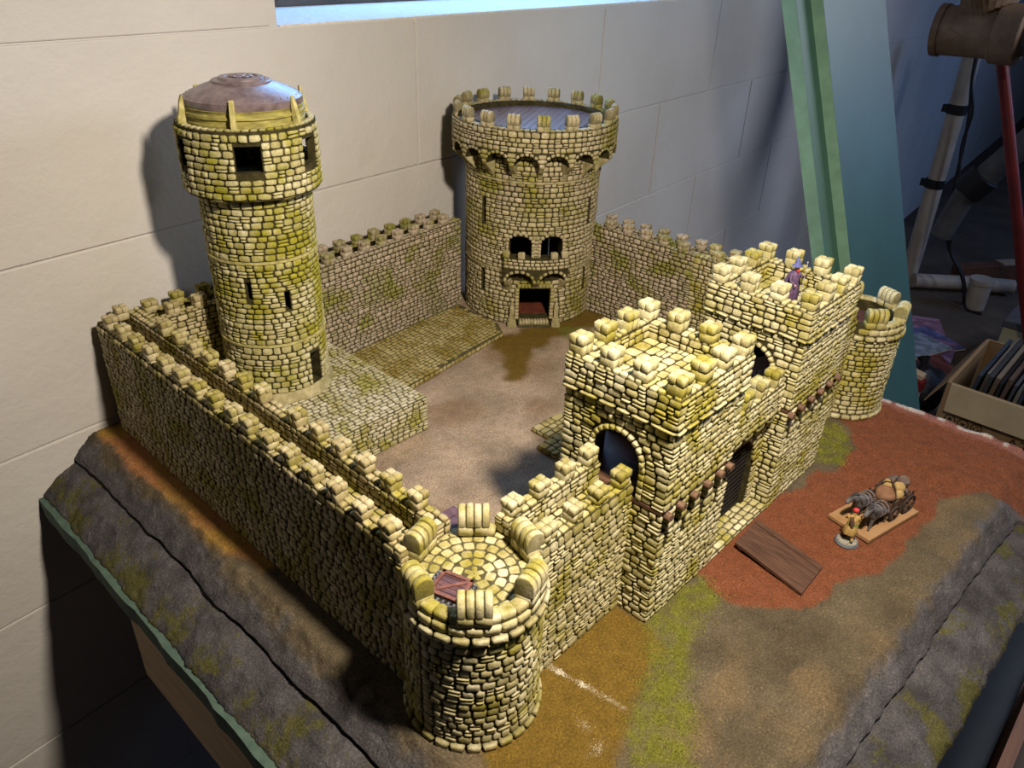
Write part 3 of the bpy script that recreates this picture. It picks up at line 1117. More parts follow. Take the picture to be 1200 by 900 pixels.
def wall_section(label, O, u, t, L, mat, merlons_out, merlons_in, faces=('out', 'in', 'end0', 'end1'), z0=0.0):
    """castle wall: u along, t from outer face to inner face (unit vectors)"""
    O, u, t = V((O[0], O[1], 0)), V((*u, 0)).normalized(), V((*t, 0)).normalized()
    w = thing('castle_wall', label, 'castle wall', O + u * L / 2 + t * THK / 2 + Z1 * z0, 'crenellated castle wall sections')
    mb = MB()
    def bar(t0, t1, za, zb):
        mb.obox(O + u * L / 2 + t * (t0 + t1) / 2 + Z1 * (za + zb) / 2, u * L / 2, t * (t1 - t0) / 2, Z1 * (zb - za) / 2)
    bar(0, THK, z0, WALK)
    bar(0, PO, WALK - .1, SILL - .1)
    bar(PI_, THK, WALK - .1, SILL_IN - .1)
    mb.build('wall_core', M['mortar'], w)
    st = []
    flip = u.cross(Z1).dot(-t) < 0
    def face(tt, outward, za, zb, **kw):
        # make ux x Z = outward
        ux = u if u.cross(Z1).dot(outward) > 0 else -u
        org = O + t * tt + (V((0, 0, 0)) if ux == u else u * L)
        return plane_stones(org, ux, Z1, L, za, zb, **kw)
    if 'out' in faces: st += face(0, -t, z0, SILL - .1)
    else: st += face(0, -t, WALK - .6, SILL - .1)
    if 'in' in faces: st += face(THK, t, z0, SILL_IN - .1)
    else: st += face(THK, t, WALK - .6, SILL_IN - .1)
    st += face(PO, t, WALK + .05, SILL - .1, depth=(.05, .1))
    st += face(PI_, -t, WALK + .05, SILL_IN - .1, depth=(.05, .1))
    # ends
    for nm, org, outward in (('end0', O, -u), ('end1', O + u * L, u)):
        if nm in faces:
            ux = t if t.cross(Z1).dot(outward) > 0 else -t
            oo = org if ux == t else org + t * THK
            st += plane_stones(oo, ux, Z1, THK, z0, WALK, depth=(.05, .1))
            for a, b in ((0, PO), (PI_, THK)):
                o2 = org + t * (a if ux == t else b)
                st += plane_stones(o2, ux, Z1, b - a, WALK, (SILL if a == 0 else SILL_IN) - .1, depth=(.05, .1))
    # walkway flags and coping
    uxx, vxx = (u, t) if u.cross(t).z > 0 else (t, u)
    def flat(t0, t1, z, **kw):
        if u.cross(t).z > 0:
            return plane_stones(O + t * t0 + Z1 * z, u, t, L, 0, t1 - t0, **kw)
        return plane_stones(O + t * t1 + Z1 * z, u, -t, L, 0, t1 - t0, **kw)
    st += flat(PO + .02, PI_ - .02, WALK - .02, depth=(.05, .09), rh=(.4, .6), rw=(.5, 1.0), split=0)
    cop = flat(0, PO, SILL - .12, depth=(.10, .24), rh=(.42, .55), rw=(.4, .7), split=0)
    cop += flat(PI_, THK, SILL_IN - .12, depth=(.10, .24), rh=(.42, .5), rw=(.4, .7), split=0)
    place(st + cop, mat, w)
    for zs, tc, ms in ((SILL, PO / 2, merlons_out), (SILL_IN, (PI_ + THK) / 2, merlons_in)):
        for s_ in ms:
            merlon(w, O + u * s_ + t * tc, u, t, 1.0 * rngS.uniform(.9, 1.08), .86, zs - .05, 1.02 * rngS.uniform(.9, 1.05), mat)
    return w

def series(a, b, p):
    out = []
    while a <= b + 1e-6:
        out.append(a); a += p
    return out

# left wall, two sections (outer face x = 0), running +y
wall_section('long side wall section with walkway, from short round tower to its mid seam', (0, 4.9), (0, 1), (1, 0), 15.48, M['stone_left'], series(1.3, 15.2, 2.27), series(1.9, 15.4, 2.27), faces=('out', 'in', 'end0'))
wall_section('long side wall section with walkway, from mid seam to the corner by the block wall', (0, 20.55), (0, 1), (1, 0), 20.9, M['stone_left'], series(1.1, 20.5, 2.27), series(1.6, 16.5, 2.27), faces=('out', 'in', 'end1'))
# short return behind the tall tower, outer face y = 41.45
wall_section('short crenellated return wall behind the domed tower', (3.4, 41.45), (1, 0), (0, -1), 10.2, M['stone_left'], series(-1.6, 10, 2.27), series(1.4, 10, 2.27), faces=('in', 'end1'))
# back wall between domed tower and keep, turned with the block wall
a5 = rad(5.4)
ub, tb = (math.cos(a5), math.sin(a5)), (math.sin(a5), -math.cos(a5))
Ob = V((13.8, 38.45, 0)) - V((*tb, 0)) * THK
wall_section('brown and green stained back wall between domed tower and keep', Ob, ub, tb, 24.6, M['stone_back'], series(.9, 24, 2.27), series(1.9, 24, 2.27), faces=('in', 'end0'))
# right-hand wall from keep to far round tower, inner face x = 47.9
wall_section('back courtyard wall section joining the keep', (51.2, 17.2), (0, 1), (-1, 0), 13.0, M['stone_back'], series(1.0, 12.6, 2.27), series(1.6, 12.6, 2.27), faces=('in',))
wall_section('back courtyard wall section behind the gatehouse', (51.2, 4.2), (0, 1), (-1, 0), 12.95, M['stone_left'], series(1.0, 12.6, 2.27), series(1.6, 12.6, 2.27), faces=('in',))
# front walls, outer face y = 0
wall_section('short front wall between trapdoor round tower and gatehouse', (5.35, 0), (1, 0), (0, 1), 7.85, M['stone_round'], (.75, 2.95, 5.15, 7.25), (.75, 2.95, 5.15, 7.25), faces=('out', 'in', 'end0'))
wall_section('short front wall between gatehouse and round tower by the foam boards', (37.5, 0), (1, 0), (0, 1), 8.4, M['stone_gate'], series(1.0, 8, 2.27), series(1.0, 8, 2.27), faces=('out', 'in'))

# ------------------------------------------------------------------ small round towers
def radial_floor(c, r, z, mat_items, skip=None):
    rr = .0
    k = 0
    res = []
    rings = [(.0, .55), (.55, 1.15), (1.15, 1.75), (1.75, 2.35), (2.35, 2.95), (2.95, r)]
    for r0, r1 in rings:
        rm = (r0 + r1) / 2
        n = max(5, int(2 * pi * rm / .62))
        a_off = rngS.uniform(0, 1)
        for i in range(n):
            a = 2 * pi * (i + a_off) / n
            nn = V((math.cos(a), math.sin(a), 0)); ux = V((-math.sin(a), math.cos(a), 0))
            p = V((c[0], c[1], z)) + nn * rm
            if skip and skip(p): continue
            w = 2 * pi * rm / n - .04
            res.append((rngS.choice(PIL), A_of(nn * (r1 - r0 - .04), ux * w, Z1 * .07), np.array(p)))
    return res

def ang_in(a, rngs):
    for p, q in rngs:
        d = (a - p) % (2 * pi)
        if d < (q - p) % (2 * pi): return True
    return False

def small_tower(name, label, c, mat, gaps, hatch=None, floor_mat=None, a_off=rad(-134), wood_floor=False):
    r = 3.55
    t = thing(name, label, 'tower', (c[0], c[1], 0), 'small round corner towers')
    if wood_floor:
        MB().lathe(c, [(r, 0), (r, 9.1), (r - .9, 9.1), (r - .9, 8.0), (0, 8.0)], 48).build('tower_core', M['mortar'], t, smooth=40)
        planks(t, c, r - .92, 8.02, .55, 20, M['wood_purple'])
    else:
        MB().lathe(c, [(r, 0), (r, 8.85), (0, 8.85)], 48).build('tower_core', M['mortar_pave'], t, smooth=40)
    st = cyl_stones(c, r, .5, 7.8, rw=(.42, .85), rh=(.36, .56))
    st += ring_blocks(c, r + .06, .25, .46, .26, .85)
    st += ring_blocks(c, r + .08, 8.08, .44, .26, .9)
    # parapet course above the cornice, open where the walkways enter
    k = 26
    for i in range(k):
        a = a_off + 2 * pi * i / k
        if ang_in(a, gaps): continue
        nn = V((math.cos(a), math.sin(a), 0)); ux = V((-math.sin(a), math.cos(a), 0))
        st.append(block(V((c[0], c[1], 8.6)) + nn * (r - .28), ux * .86, nn * .85, Z1 * .55))
        if rngS.random() < .78:
            st.append(block(V((c[0], c[1], 9.1)) + nn * (r - .35), ux * .84, nn * .72, Z1 * .52))
    if not wood_floor:
        st += radial_floor(c, r - .05, 8.82, None, hatch)
    place(st, mat, t)
    for k in range(6):
        a = a_off + k * pi / 3
        loaf_merlon(t, c, r - .38, a, 1.7, 1.05, 8.95, 1.72, mat, near=7.0, base_h=.65)
    return t

def planks(parent, c, r, z, w, ang, mat, name='roof_plank', th=.12, gap=.045):
    ca, sa = math.cos(rad(ang)), math.sin(rad(ang))
    u, vv = V((ca, sa, 0)), V((-sa, ca, 0))
    q = -r + w / 2
    while q < r:
        e = max(abs(q - w / 2), abs(q + w / 2))
        x0 = math.sqrt(max(r * r - (q - w / 2) ** 2, 0)); x1 = math.sqrt(max(r * r - (q + w / 2) ** 2, 0))
        if min(x0, x1) < .02: x0, x1 = max(x0, .15), max(x1, .15)
        cc = V((c[0], c[1], 0))
        pts = [cc + vv * (q - w / 2 + gap / 2) - u * x0, cc + vv * (q - w / 2 + gap / 2) + u * x0, cc + vv * (q + w / 2 - gap / 2) + u * x1, cc + vv * (q + w / 2 - gap / 2) - u * x1]
        MB().extrude([p + Z1 * z for p in pts], Z1 * th).build(name, mat, parent)
        q += w

FC = (2.2, 1.8)
gapsF = [(rad(68), rad(98)), (rad(-6), rad(24))]
hatch_c = V((.95, 2.2, 0))
FT = small_tower('round_tower', 'short round tower with open brown trapdoor on its paved roof', FC, M['stone_round'], gapsF,
                 hatch=lambda p: abs((p - hatch_c).x) < 1.0 and abs((p - hatch_c).y) < 1.1 and False)

def build_hatch(t):
    # corners of the hatch seen on the roof: grate frame with a plank lid lying across it
    z = 8.93
    u = V((.29, -.957, 0)); v = V((.957, .29, 0))
    g = V((.60, 1.80, z)) - v * .62 - u * .05
    gr = MB()
    for k in range(8):
        q = -1.05 + k * .3
        gr.obox(g + u * q + v * .25, u * .055, v * 1.0, Z1 * .05)
    for k in range(7):
        q = -.7 + k * .3
        gr.obox(g + v * q + v * .25, v * .055, u * 1.15, Z1 * .05)
    MB().obox(g + v * .25 + Z1 * -.03, u * 1.16, v * 1.02, Z1 * .03).build('hatch_shade_plate', M['dark'], t)  # thin plate; the shade below the grate is put into its dark colour
    gr.build('hatch_grate', M['iron'], t)
    c = g + v * .62 + u * .05 + Z1 * .12
    lid = None
    hw, hh = .88, .82
    lid = MB().obox(c, u * hw, v * hh, Z1 * .03).build('hatch_lid', M['wood_dark'], t)
    for k in range(5):
        MB().obox(c + v * (-hh + (k + .5) * 2 * hh / 5) + Z1 * .05, u * hw * .98, v * (hh / 5 - .015), Z1 * .025).build('plank', M['wood_purple'], lid)
    for a, b_, cc in ((u * hw, v * .10, v * (hh - .1)), (u * hw, v * .10, v * -(hh - .1)), (u * .10, v * hh, u * (hw - .1)), (u * .10, v * hh, u * -(hw - .1))):
        MB().obox(c + cc + Z1 * .10, a, b_, Z1 * .045).build('frame_rail', M['wood_frame'], lid, bevel=.02)
    d1 = (u * hw * .9 + v * hh * .9)
    MB().obox(c + Z1 * .10, d1 * .86, d1.normalized().cross(Z1) * .09, Z1 * .04).build('brace', M['wood_frame'], lid, bevel=.02)
build_hatch(FT)

RC = (49.2, .8)
gapsR = [(rad(75), rad(105)), (rad(170), rad(205))]
small_tower('round_tower', 'round corner tower with sunken wooden roof, between gatehouse and foam boards', RC, M['stone_gate'], gapsR, a_off=rad(-140), wood_floor=True)

# purple wooden landings behind the parapets
for lab, pts in (('purple wooden landing in the inner corner behind trapdoor round tower', [(3.6, 4.2), (5.2, 4.0), (5.4, 6.9), (4.2, 6.9)]),):
    o = MB()
    o.prism(pts, 8.2, 8.4)
    ob = thing('wooden_landing', lab, 'landing', (4.5, 5.2, 0))
    for k in range(4):
        y0 = 4.1 + k * .7
        MB().box((3.7, y0, 8.3), (5.5, y0 + .65, 8.45)).build('plank', M['wood_purple'], ob)
    MB().box((3.7, 4.1, 8.1), (3.95, 6.9, 8.3)).box((5.2, 4.1, 8.1), (5.45, 6.9, 8.3)).build('joists', M['wood_dark'], ob)
    for x, y in ((3.75, 6.6), (5.2, 6.6), (5.2, 4.2)):
        MB().box((x, y, 0), (x + .25, y + .25, 8.1)).build('post', M['wood_dark'], ob)

# ------------------------------------------------------------------ courtyard platform, slab and steps
def build_platform():
    t = thing('stone_platform', 'raised stone platform with flagstone top under the domed tower', 'platform', (10.8, 31, 0))
    z = 3.2
    x0, x1, y0, y1 = 3.6, 18.1, 23.7, 37.6
    MB().prism([(x0, y0), (x1, y0), (x1, y1), (x0, y1)], 0, z).build('platform_core', M['mortar_pave'], t)
    st = plane_stones((x0, y0, 0), (1, 0, 0), Z1, x1 - x0, 0, z)
    st += plane_stones((x1, y0, 0), (0, 1, 0), Z1, y1 - y0, 0, z)
    st += plane_stones((x0, y0, z), (1, 0, 0), (0, 1, 0), x1 - x0, 0, y1 - y0, depth=(.06, .10), rh=(.34, .48), rw=(.45, .95), split=.04)
    place(st, M['stone_pave'], t)
    t = thing('paving_slab', 'low mustard brown paved slab along the back wall before the keep', 'paving', (27, 35, 0))
    P = [(18.35, 29.3), (35.6, 31.5), (36.9, 33.5), (37.3, 40.1), (18.35, 38.3)]
    z = .5
    MB().prism(P, 0, z).build('slab_core', M['mortar_pave'], t)
    ux = V((math.cos(a5), math.sin(a5), 0)); vx = V((-ux.y, ux.x, 0))
    st = []
    for it in plane_stones(V((17.6, 28.2, z)), ux, vx, 21, 0, 12, depth=(.05, .09), rh=(.38, .52), rw=(.45, .95), split=.06):
        if pdist(it[2][0], it[2][1], P) > .22: st.append(it)
    for k in range(len(P)):
        a, b = V((*P[k], 0)), V((*P[(k + 1) % len(P)], 0))
        if k in (0, 1):
            d = (b - a)
            st += plane_stones(a, d.normalized(), Z1, d.length, 0, z, depth=(.08, .14), rw=(.5, .9), rh=(.45, .5), split=0)
    place(st, M['stone_slab'], t)
    for lab, (x, y, w, d) in (('mossy flagstone step lying farther from the gatehouse', (24.3, 15.2, 3.4, 1.9)), ('mossy flagstone step lying nearer the gatehouse', (22.6, 13.0, 3.4, 2.0))):
        t = thing('flagstone_step', lab, 'step', (x + w / 2, y + d / 2, 0), 'flagstone steps in the courtyard')
        MB().box((x, y, 0), (x + w, y + d, .42)).build('step_core', M['mortar_pave'], t)
        st = plane_stones((x, y, .42), (1, 0, 0), (0, 1, 0), w, 0, d, depth=(.06, .1), rh=(.5, .6), rw=(.6, 1.0), split=0)
        st += plane_stones((x, y + d, 0), (0, -1, 0), Z1, d, 0, .42, depth=(.06, .1), rh=(.42, .5), split=0)
        st += plane_stones((x, y, 0), (1, 0, 0), Z1, w, 0, .42, depth=(.06, .1), rh=(.42, .5), split=0)
        place(st, M['stone_slab'], t)
build_platform()

# ------------------------------------------------------------------ domed tall tower
def polar(c, r, a, z=0.0):
    return V((c[0] + r * math.cos(a), c[1] + r * math.sin(a), z))

def radial_cutter(c, a, hw, r0, r1, z0, z1, arch=False):
    n = V((math.cos(a), math.sin(a), 0)); u = V((-math.sin(a), math.cos(a), 0))
    o = V((c[0], c[1], 0)) + n * r0
    if arch:
        pts = [u * -hw + Z1 * z0, u * hw + Z1 * z0]
        h = z1 - z0 - min(hw, arch)
        for k in range(9):
            w = pi * k / 8
            pts.append(u * hw * math.cos(w) + Z1 * (z0 + h + min(hw, arch) * math.sin(w)))
    else:
        pts = [u * -hw + Z1 * z0, u * hw + Z1 * z0, u * hw + Z1 * z1, u * -hw + Z1 * z1]
    return MB().extrude([o + p for p in pts], n * (r1 - r0))

def cyl(c, r, z0, z1, seg=48):
    return MB().prism([(c[0] + r * math.cos(2 * pi * k / seg), c[1] + r * math.sin(2 * pi * k / seg)) for k in range(seg)], z0, z1)

def angle_hole(a0, r, ac, hw, v0, v1):
    u = ((ac - a0) % (2 * pi)) * r
    return rect_hole(u - hw, u + hw, v0, v1)

def build_tall():
    c = (11.1, 34.5)
    mat = M['stone_tall']
    t = thing('domed_tower', 'tall round tower with wide head and purple grey dome on stone platform', 'tower', (c[0], c[1], 3.2))
    r = 4.0
    slits = [(rad(-140.4), 12.3, 13.75), (rad(-100.2), 11.2, 12.8), (rad(-20), 9, 10.5), (rad(100), 12, 13.5)]
    cut = [cyl(c, 3.1, 3.6, 19.6)]
    holes = []
    A0 = -pi
    for a, z0, z1 in slits:
        cut.append(radial_cutter(c, a, .2, 2.8, 4.6, z0, z1))
        holes.append(angle_hole(A0, r, a, .21, z0, z1))
    da = rad(-72)
    cut.append(radial_cutter(c, da, .55, 2.8, 4.8, 4.15, 6.9))
    holes.append(angle_hole(A0, r, da, .58, 4.15, 6.95))
    carve('tower_core', cyl(c, r, 3.2, 20.1), cut, M['mortar'], t)
    st = cyl_stones(c, r, 4.1, 8.35, A0, pi, holes, depth=(.1, .18), rh=(.38, .55), rw=(.5, .95), split=.2)
    st += cyl_stones(c, r, 8.5, 15.2, A0, pi, holes, depth=(.1, .18), rh=(.38, .55), rw=(.5, .95), split=.2)
    st += cyl_stones(c, r, 15.35, 19.9, A0, pi, holes, depth=(.1, .18), rh=(.38, .55), rw=(.5, .95), split=.2)
    for z in (8.42, 15.27):
        MB().lathe(c, [(r, z - .09), (r + .2, z - .09), (r + .2, z + .07), (r, z + .07)], 60).build('ring_moulding', M['fin'], t, smooth=40)
    MB().lathe(c, [(r + .42, 3.2), (r + .42, 3.45), (r + .30, 3.58), (r + .26, 3.85), (r + .12, 4.05), (r, 4.1)], 60).build('base_moulding', M['carved'], t, smooth=50)
    # head
    R = 4.85
    wc = [rad(-121.4 + 60 * k) for k in range(6)]
    cut = [cyl(c, 4.25, 20.6, 26)]
    holes = []
    for a in wc:
        cut.append(radial_cutter(c, a, .88, 3.6, 5.6, 22.1, 23.9))
        holes.append(angle_hole(A0, R, a, .9, 22.1, 23.9))
    carve('head_core', cyl(c, R, 20.1, 24.85), cut, M['mortar'], t)
    st += cyl_stones(c, R, 20.2, 24.7, A0, pi, holes, depth=(.1, .18), rh=(.42, .58), rw=(.5, 1.05), split=.12)
    # inner face stones seen through the windows
    for it in cyl_stones(c, 4.25, 20.8, 24.7, A0, pi, [angle_hole(A0, 4.25, a, .9, 22.1, 23.9) for a in wc], rw=(.6, 1.0)):
        A = it[1].copy(); A[:, 2] *= -.6; A[:, 0] *= -1
        st.append((it[0], A, it[2]))
    place(st, mat, t, cap=300, big=9)
    for k in range(30):
        a = 2 * pi * k / 30
    cap = ring_blocks(c, 4.55, 24.85, .5, .1, .55)
    cap2 = []
    for vi, A, cc in cap:
        n = A[:, 2] / np.linalg.norm(A[:, 2])
        cap2.append((vi, A_of(V(A[:, 0]), V(-n * .5), Z1 * .12), cc + np.array([0, 0, .02])))
    bake('rim_stones', cap2, mat, t, 'stuff')
    for k in range(6):
        a = wc[k] + rad(30)
        n = V((math.cos(a), math.sin(a), 0)); u = V((-math.sin(a), math.cos(a), 0))
        p = polar(c, 4.2, a, 19.75)
        MB().extrude([p + u * -.4, p + u * -.4 + n * .75 + Z1 * .4, p + u * -.4 + Z1 * .4], u * .8).build('bracket', M['fin'], t, bevel=.04)
    # drum, dome
    MB().lathe(c, [(4.15, 24.7), (4.18, 25.05), (4.05, 25.1), (4.05, 25.35), (4.2, 25.45), (4.2, 25.62), (4.05, 25.7), (4.05, 25.85), (4.15, 25.95), (3.9, 26.0), (3.5, 26.0)], 72).build('drum', M['drum'], t, smooth=50)
    d = MB().lathe(c, [(4.05, 25.95), (4.12, 26.1), (4.12, 26.45), (4.0, 26.52), (3.6, 26.75), (3.0, 27.02), (2.4, 27.24), (2.05, 27.34), (2.05, 27.44), (1.98, 27.5), (1.6, 27.52), (1.55, 27.62), (1.5, 27.68), (1.15, 27.7), (1.1, 27.62), (0, 27.68)], 72).build('dome', M['dome'], t, smooth=35)
    ro = MB()
    for k in range(8):
        a = 2 * pi * k / 8
        ro.ball(polar(c, .62, a, 27.7), (.26, .26, .06), 8, 6)
    ro.ball((c[0], c[1], 27.7), (.34, .34, .09), 10, 6)
    ro.build('rosette', M['dome'], d, smooth=60)
    rv = MB()
    for k in range(36):
        a = 2 * pi * k / 36
        rv.ball(polar(c, 3.85, a, 26.6), .06, 6, 4)
    rv.build('rivet_ring', M['dome'], d, smooth=60)
    for k in range(6):
        a = rad(-130 + 60 * k)
        n = V((math.cos(a), math.sin(a), 0)); u = V((-math.sin(a), math.cos(a), 0))
        o = polar(c, 4.2, a, 24.7)
        prof = [(0, 0), (.55, 0), (.55, .55), (.42, .9), (.30, 1.5), (.12, 2.0), (0, 2.1), (-.02, 1.5)]
        MB().extrude([o + n * x + Z1 * z - u * .17 for x, z in prof], u * .34).build('fin', M['fin'], t, bevel=.05)
build_tall()

# ------------------------------------------------------------------ keep
def arched_band(c, ri, ro, a0, nb, bay, zs, ah, zt, pier=.16, seg=10):
    """curved band whose lower edge is a row of round arches"""
    mb = MB()
    A, Z = [], []
    for b in range(nb):
        for k in range(seg + 1):
            x = -1 + 2 * k / seg
            A.append(a0 + bay * (b + pier / 2 + (1 - pier) * k / seg))
            Z.append(zs + ah * math.sqrt(max(0, 1 - x * x)))
    full = abs(nb * bay - 2 * pi) < 1e-3
    if not full:
        A = [a0] + A + [a0 + nb * bay]; Z = [zs] + Z + [zs]
    vs, fs = [], []
    for a, z in zip(A, Z):
        for r, zz in ((ri, z), (ro, z), (ro, zt), (ri, zt)):
            vs.append(polar(c, r, a, zz))
    n = len(A)
    for k in range(n if full else n - 1):
        j = (k + 1) % n
        for q in range(4):
            fs.append((k * 4 + q, j * 4 + q, j * 4 + (q + 1) % 4, k * 4 + (q + 1) % 4))
    if not full:
        fs += [(0, 1, 2, 3), ((n - 1) * 4 + 3, (n - 1) * 4 + 2, (n - 1) * 4 + 1, (n - 1) * 4)]
    mb.add(vs, fs)
    return mb

def corbel(c, ri, ro, a, hw, z0, z1):
    n = V((math.cos(a), math.sin(a), 0)); u = V((-math.sin(a), math.cos(a), 0))
    o = V((c[0], c[1], 0))
    d = ro - ri
    prof = [(ri - .2, z0), (ri + d * .15, z0), (ri + d * .35, z0 + (z1 - z0) * .35), (ri + d * .55, z0 + (z1 - z0) * .5), (ri + d * .8, z0 + (z1 - z0) * .75), (ro, z1), (ri - .2, z1)]
    return MB().extrude([o + n * r + Z1 * z - u * hw for r, z in prof], u * 2 * hw)

def band_voussoirs(c, ro, a0, nb, bay, zs, ah, pier=.16, n=9, w=.3):
    res = []
    for b in range(nb):
        ac = a0 + bay * (b + .5)
        hwa = bay * (1 - pier) / 2
        for k in range(n):
            th = pi * (k + .5) / n
            aa = ac + hwa * 1.12 * math.cos(th)
            z = zs + (ah + w * .45) * math.sin(th)
            nn = V((math.cos(aa), math.sin(aa), 0)); u = V((-math.sin(aa), math.cos(aa), 0))
            rd = (u * math.cos(th) + Z1 * math.sin(th)); td = -u * math.sin(th) + Z1 * math.cos(th)
            sp = pi * (hwa * ro + ah) / 2 / n
            res.append((rngS.choice(PIL), A_of(-td * sp * .92, -rd * w, nn * .16), np.array(V((c[0], c[1], z)) + nn * ro)))
    return res

def build_keep():
    c = (44.9, 36.4)
    r = 7.1
    mat = M['stone_keep']
    t = thing('keep_tower', 'large round keep with plank roof, arched balcony and open doorway', 'tower', (c[0], c[1], 0))
    ad = rad(-132.4)
    A0 = ad - pi
    cut = [cyl(c, 6.0, .85, 19.5, 64)]
    holes = []
    def slit(a, z0, z1):
        cut.append(radial_cutter(c, a, .22, 5.6, 7.8, z0, z1)); holes.append(angle_hole(A0, r, a, .24, z0, z1))
    for a in (178, -80, 100, 20):
        slit(rad(a), 10.9, 13.4); slit(rad(a), 3.15, 5.6)
    for a in (-146.5, -119.6):
        cut.append(radial_cutter(c, rad(a), 1.2, 5.4, 7.9, 7.7, 10.05, arch=.7))
        holes.append(angle_hole(A0, r, rad(a), 1.22, 7.0, 10.0))
    cut.append(radial_cutter(c, ad, 1.68, 5.2, 8.2, .85, 4.4))
    holes.append(angle_hole(A0, r, ad, 2.0, 0, 4.5))
    holes.append(angle_hole(A0, r, ad, 3.1, 5.6, 7.4))
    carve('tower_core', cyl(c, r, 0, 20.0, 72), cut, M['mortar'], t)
    MB().lathe(c, [(5.95, .85), (0, .87)], 40).build('ground_floor', M['wood_red'], t)
    kw = dict(depth=(.09, .16), rh=(.42, .58), rw=(.5, .95), split=.2)
    st = cyl_stones(c, r, .05, 6.1, A0, A0 + 2 * pi, holes, **kw)
    st += cyl_stones(c, r, 6.3, 15.6, A0, A0 + 2 * pi, holes, **kw)
    st += cyl_stones(c, r, 15.7, 18.4, A0, A0 + 2 * pi, holes, **kw)
    for z in (6.2, 15.65):
        MB().lathe(c, [(r, z - .1), (r + .2, z - .1), (r + .2, z + .08), (r, z + .08)], 72).build('ring_moulding', M['carved'], t, smooth=40)
    # corbelled parapet
    nb, bay = 18, rad(20)
    a0 = rad(-133)
    ro = 8.55
    arched_band(c, r - .1, ro, a0, nb, bay, 17.45, 1.15, 20.85).build('parapet_band', M['mortar'], t, smooth=40)
    for k in range(nb):
        corbel(c, r, ro + .08, a0 + bay * k, .24, 16.05, 17.5).build('corbel', M['carved'], t, bevel=.04)
    up = cyl_stones(c, ro, 18.85, 20.85, A0, A0 + 2 * pi, (), depth=(.09, .16), rh=(.4, .55), rw=(.5, .95), split=.15)
    for k in range(nb):
        aa = a0 + bay * k
        for zz in (17.65, 18.1, 18.55):
            n = V((math.cos(aa), math.sin(aa), 0)); u = V((-math.sin(aa), math.cos(aa), 0))
            st.append((rngS.choice(PIL), A_of(u * (.42 + (zz - 17.65) * .45), Z1 * .42, n * .16), np.array(polar(c, ro, aa, zz))))
    st += up + band_voussoirs(c, ro, a0, nb, bay, 17.45, 1.15)
    # inside face of the parapet
    for it in cyl_stones(c, 7.75, 20.45, 20.85, A0, A0 + 2 * pi, (), depth=(.08, .14), rw=(.5, .9)):
        A = it[1].copy(); A[:, 2] *= -1; A[:, 0] *= -1
        st.append((it[0], A, it[2]))
    for it in ring_blocks(c, 8.15, 20.86, .8, .12, .6):
        n = it[1][:, 2] / np.linalg.norm(it[1][:, 2])
        st.append((it[0], A_of(V(it[1][:, 0]), V(-n * .85), Z1 * .14), it[2]))
    MB().lathe(c, [(7.75, 20.0), (7.75, 20.9), (8.5, 20.9), (8.5, 20.5), (7.9, 20.0)], 72).build('parapet_inner', M['mortar'], t, smooth=40)
    MB().lathe(c, [(7.8, 20.3), (0, 20.3)], 60).build('roof_deck', M['dark'], t)
    planks(t, c, 7.74, 20.36, .72, 28, M['wood_roof'], th=.14)
    for k in range(nb):
        a = a0 + bay * k
        loaf_merlon(t, c, 8.15, a, 1.25, .8, 20.85, 1.5, mat, slices=3, near=9.5, base_h=.5)
    # balcony
    nbal = 2
    bayb = rad(23.5)
    ab = ad - bayb
    arched_band(c, r - .2, 8.0, ab - rad(2), nbal, bayb + rad(2), 5.2, 1.15, 7.85, pier=.2).build('balcony', M['mortar'], t, smooth=40)
    st += cyl_stones(c, 8.0, 6.75, 7.85, ab - rad(2), ab - rad(2) + nbal * (bayb + rad(2)), (), depth=(.08, .14), rh=(.34, .4), rw=(.4, .7), split=0)
    st += band_voussoirs(c, 8.0, ab - rad(2), nbal, bayb + rad(2), 5.2, 1.15, .2, 8, .34)
    for k, hw in ((0, .3), (1, .3), (2, .3)):
        aa = ab - rad(2) + k * (bayb + rad(2)) + (rad(2.5) if k == 0 else (-rad(2.5) if k == 2 else 0))
        corbel(c, r, 8.1, aa, hw, 4.0 if k != 1 else 4.4, 5.35).build('balcony_bracket', M['carved'], t, bevel=.05)
    for a in (-156.5, -144.5, -119.0, -110):
        n = V((math.cos(rad(a)), math.sin(rad(a)), 0)); u = V((-n.y, n.x, 0))
        bake('balcony_merlon', [block(polar(c, 7.75, rad(a), 8.2), u * .75, n * .5, Z1 * .75)], mat, t)
    # window surrounds
    for a in (-146.5, -119.6):
        n = V((math.cos(rad(a)), math.sin(rad(a)), 0)); u = V((-n.y, n.x, 0))
        for s_ in (-1, 1):
            for k in range(5):
                st.append(block(polar(c, r - .08, rad(a), 7.7 + k * .36) + u * s_ * 1.36, u * .3, n * .45, Z1 * .34))
        for k in range(7):
            w = pi * (k + .5) / 7
            st.append(block(polar(c, r - .12, rad(a), 9.4) + u * math.cos(w) * 1.36 + Z1 * math.sin(w) * .85, u * .36, n * .45, Z1 * .34))
    # doorway: jambs, lintel, threshold, flanking pilasters
    n = V((math.cos(ad), math.sin(ad), 0)); u = V((-n.y, n.x, 0))
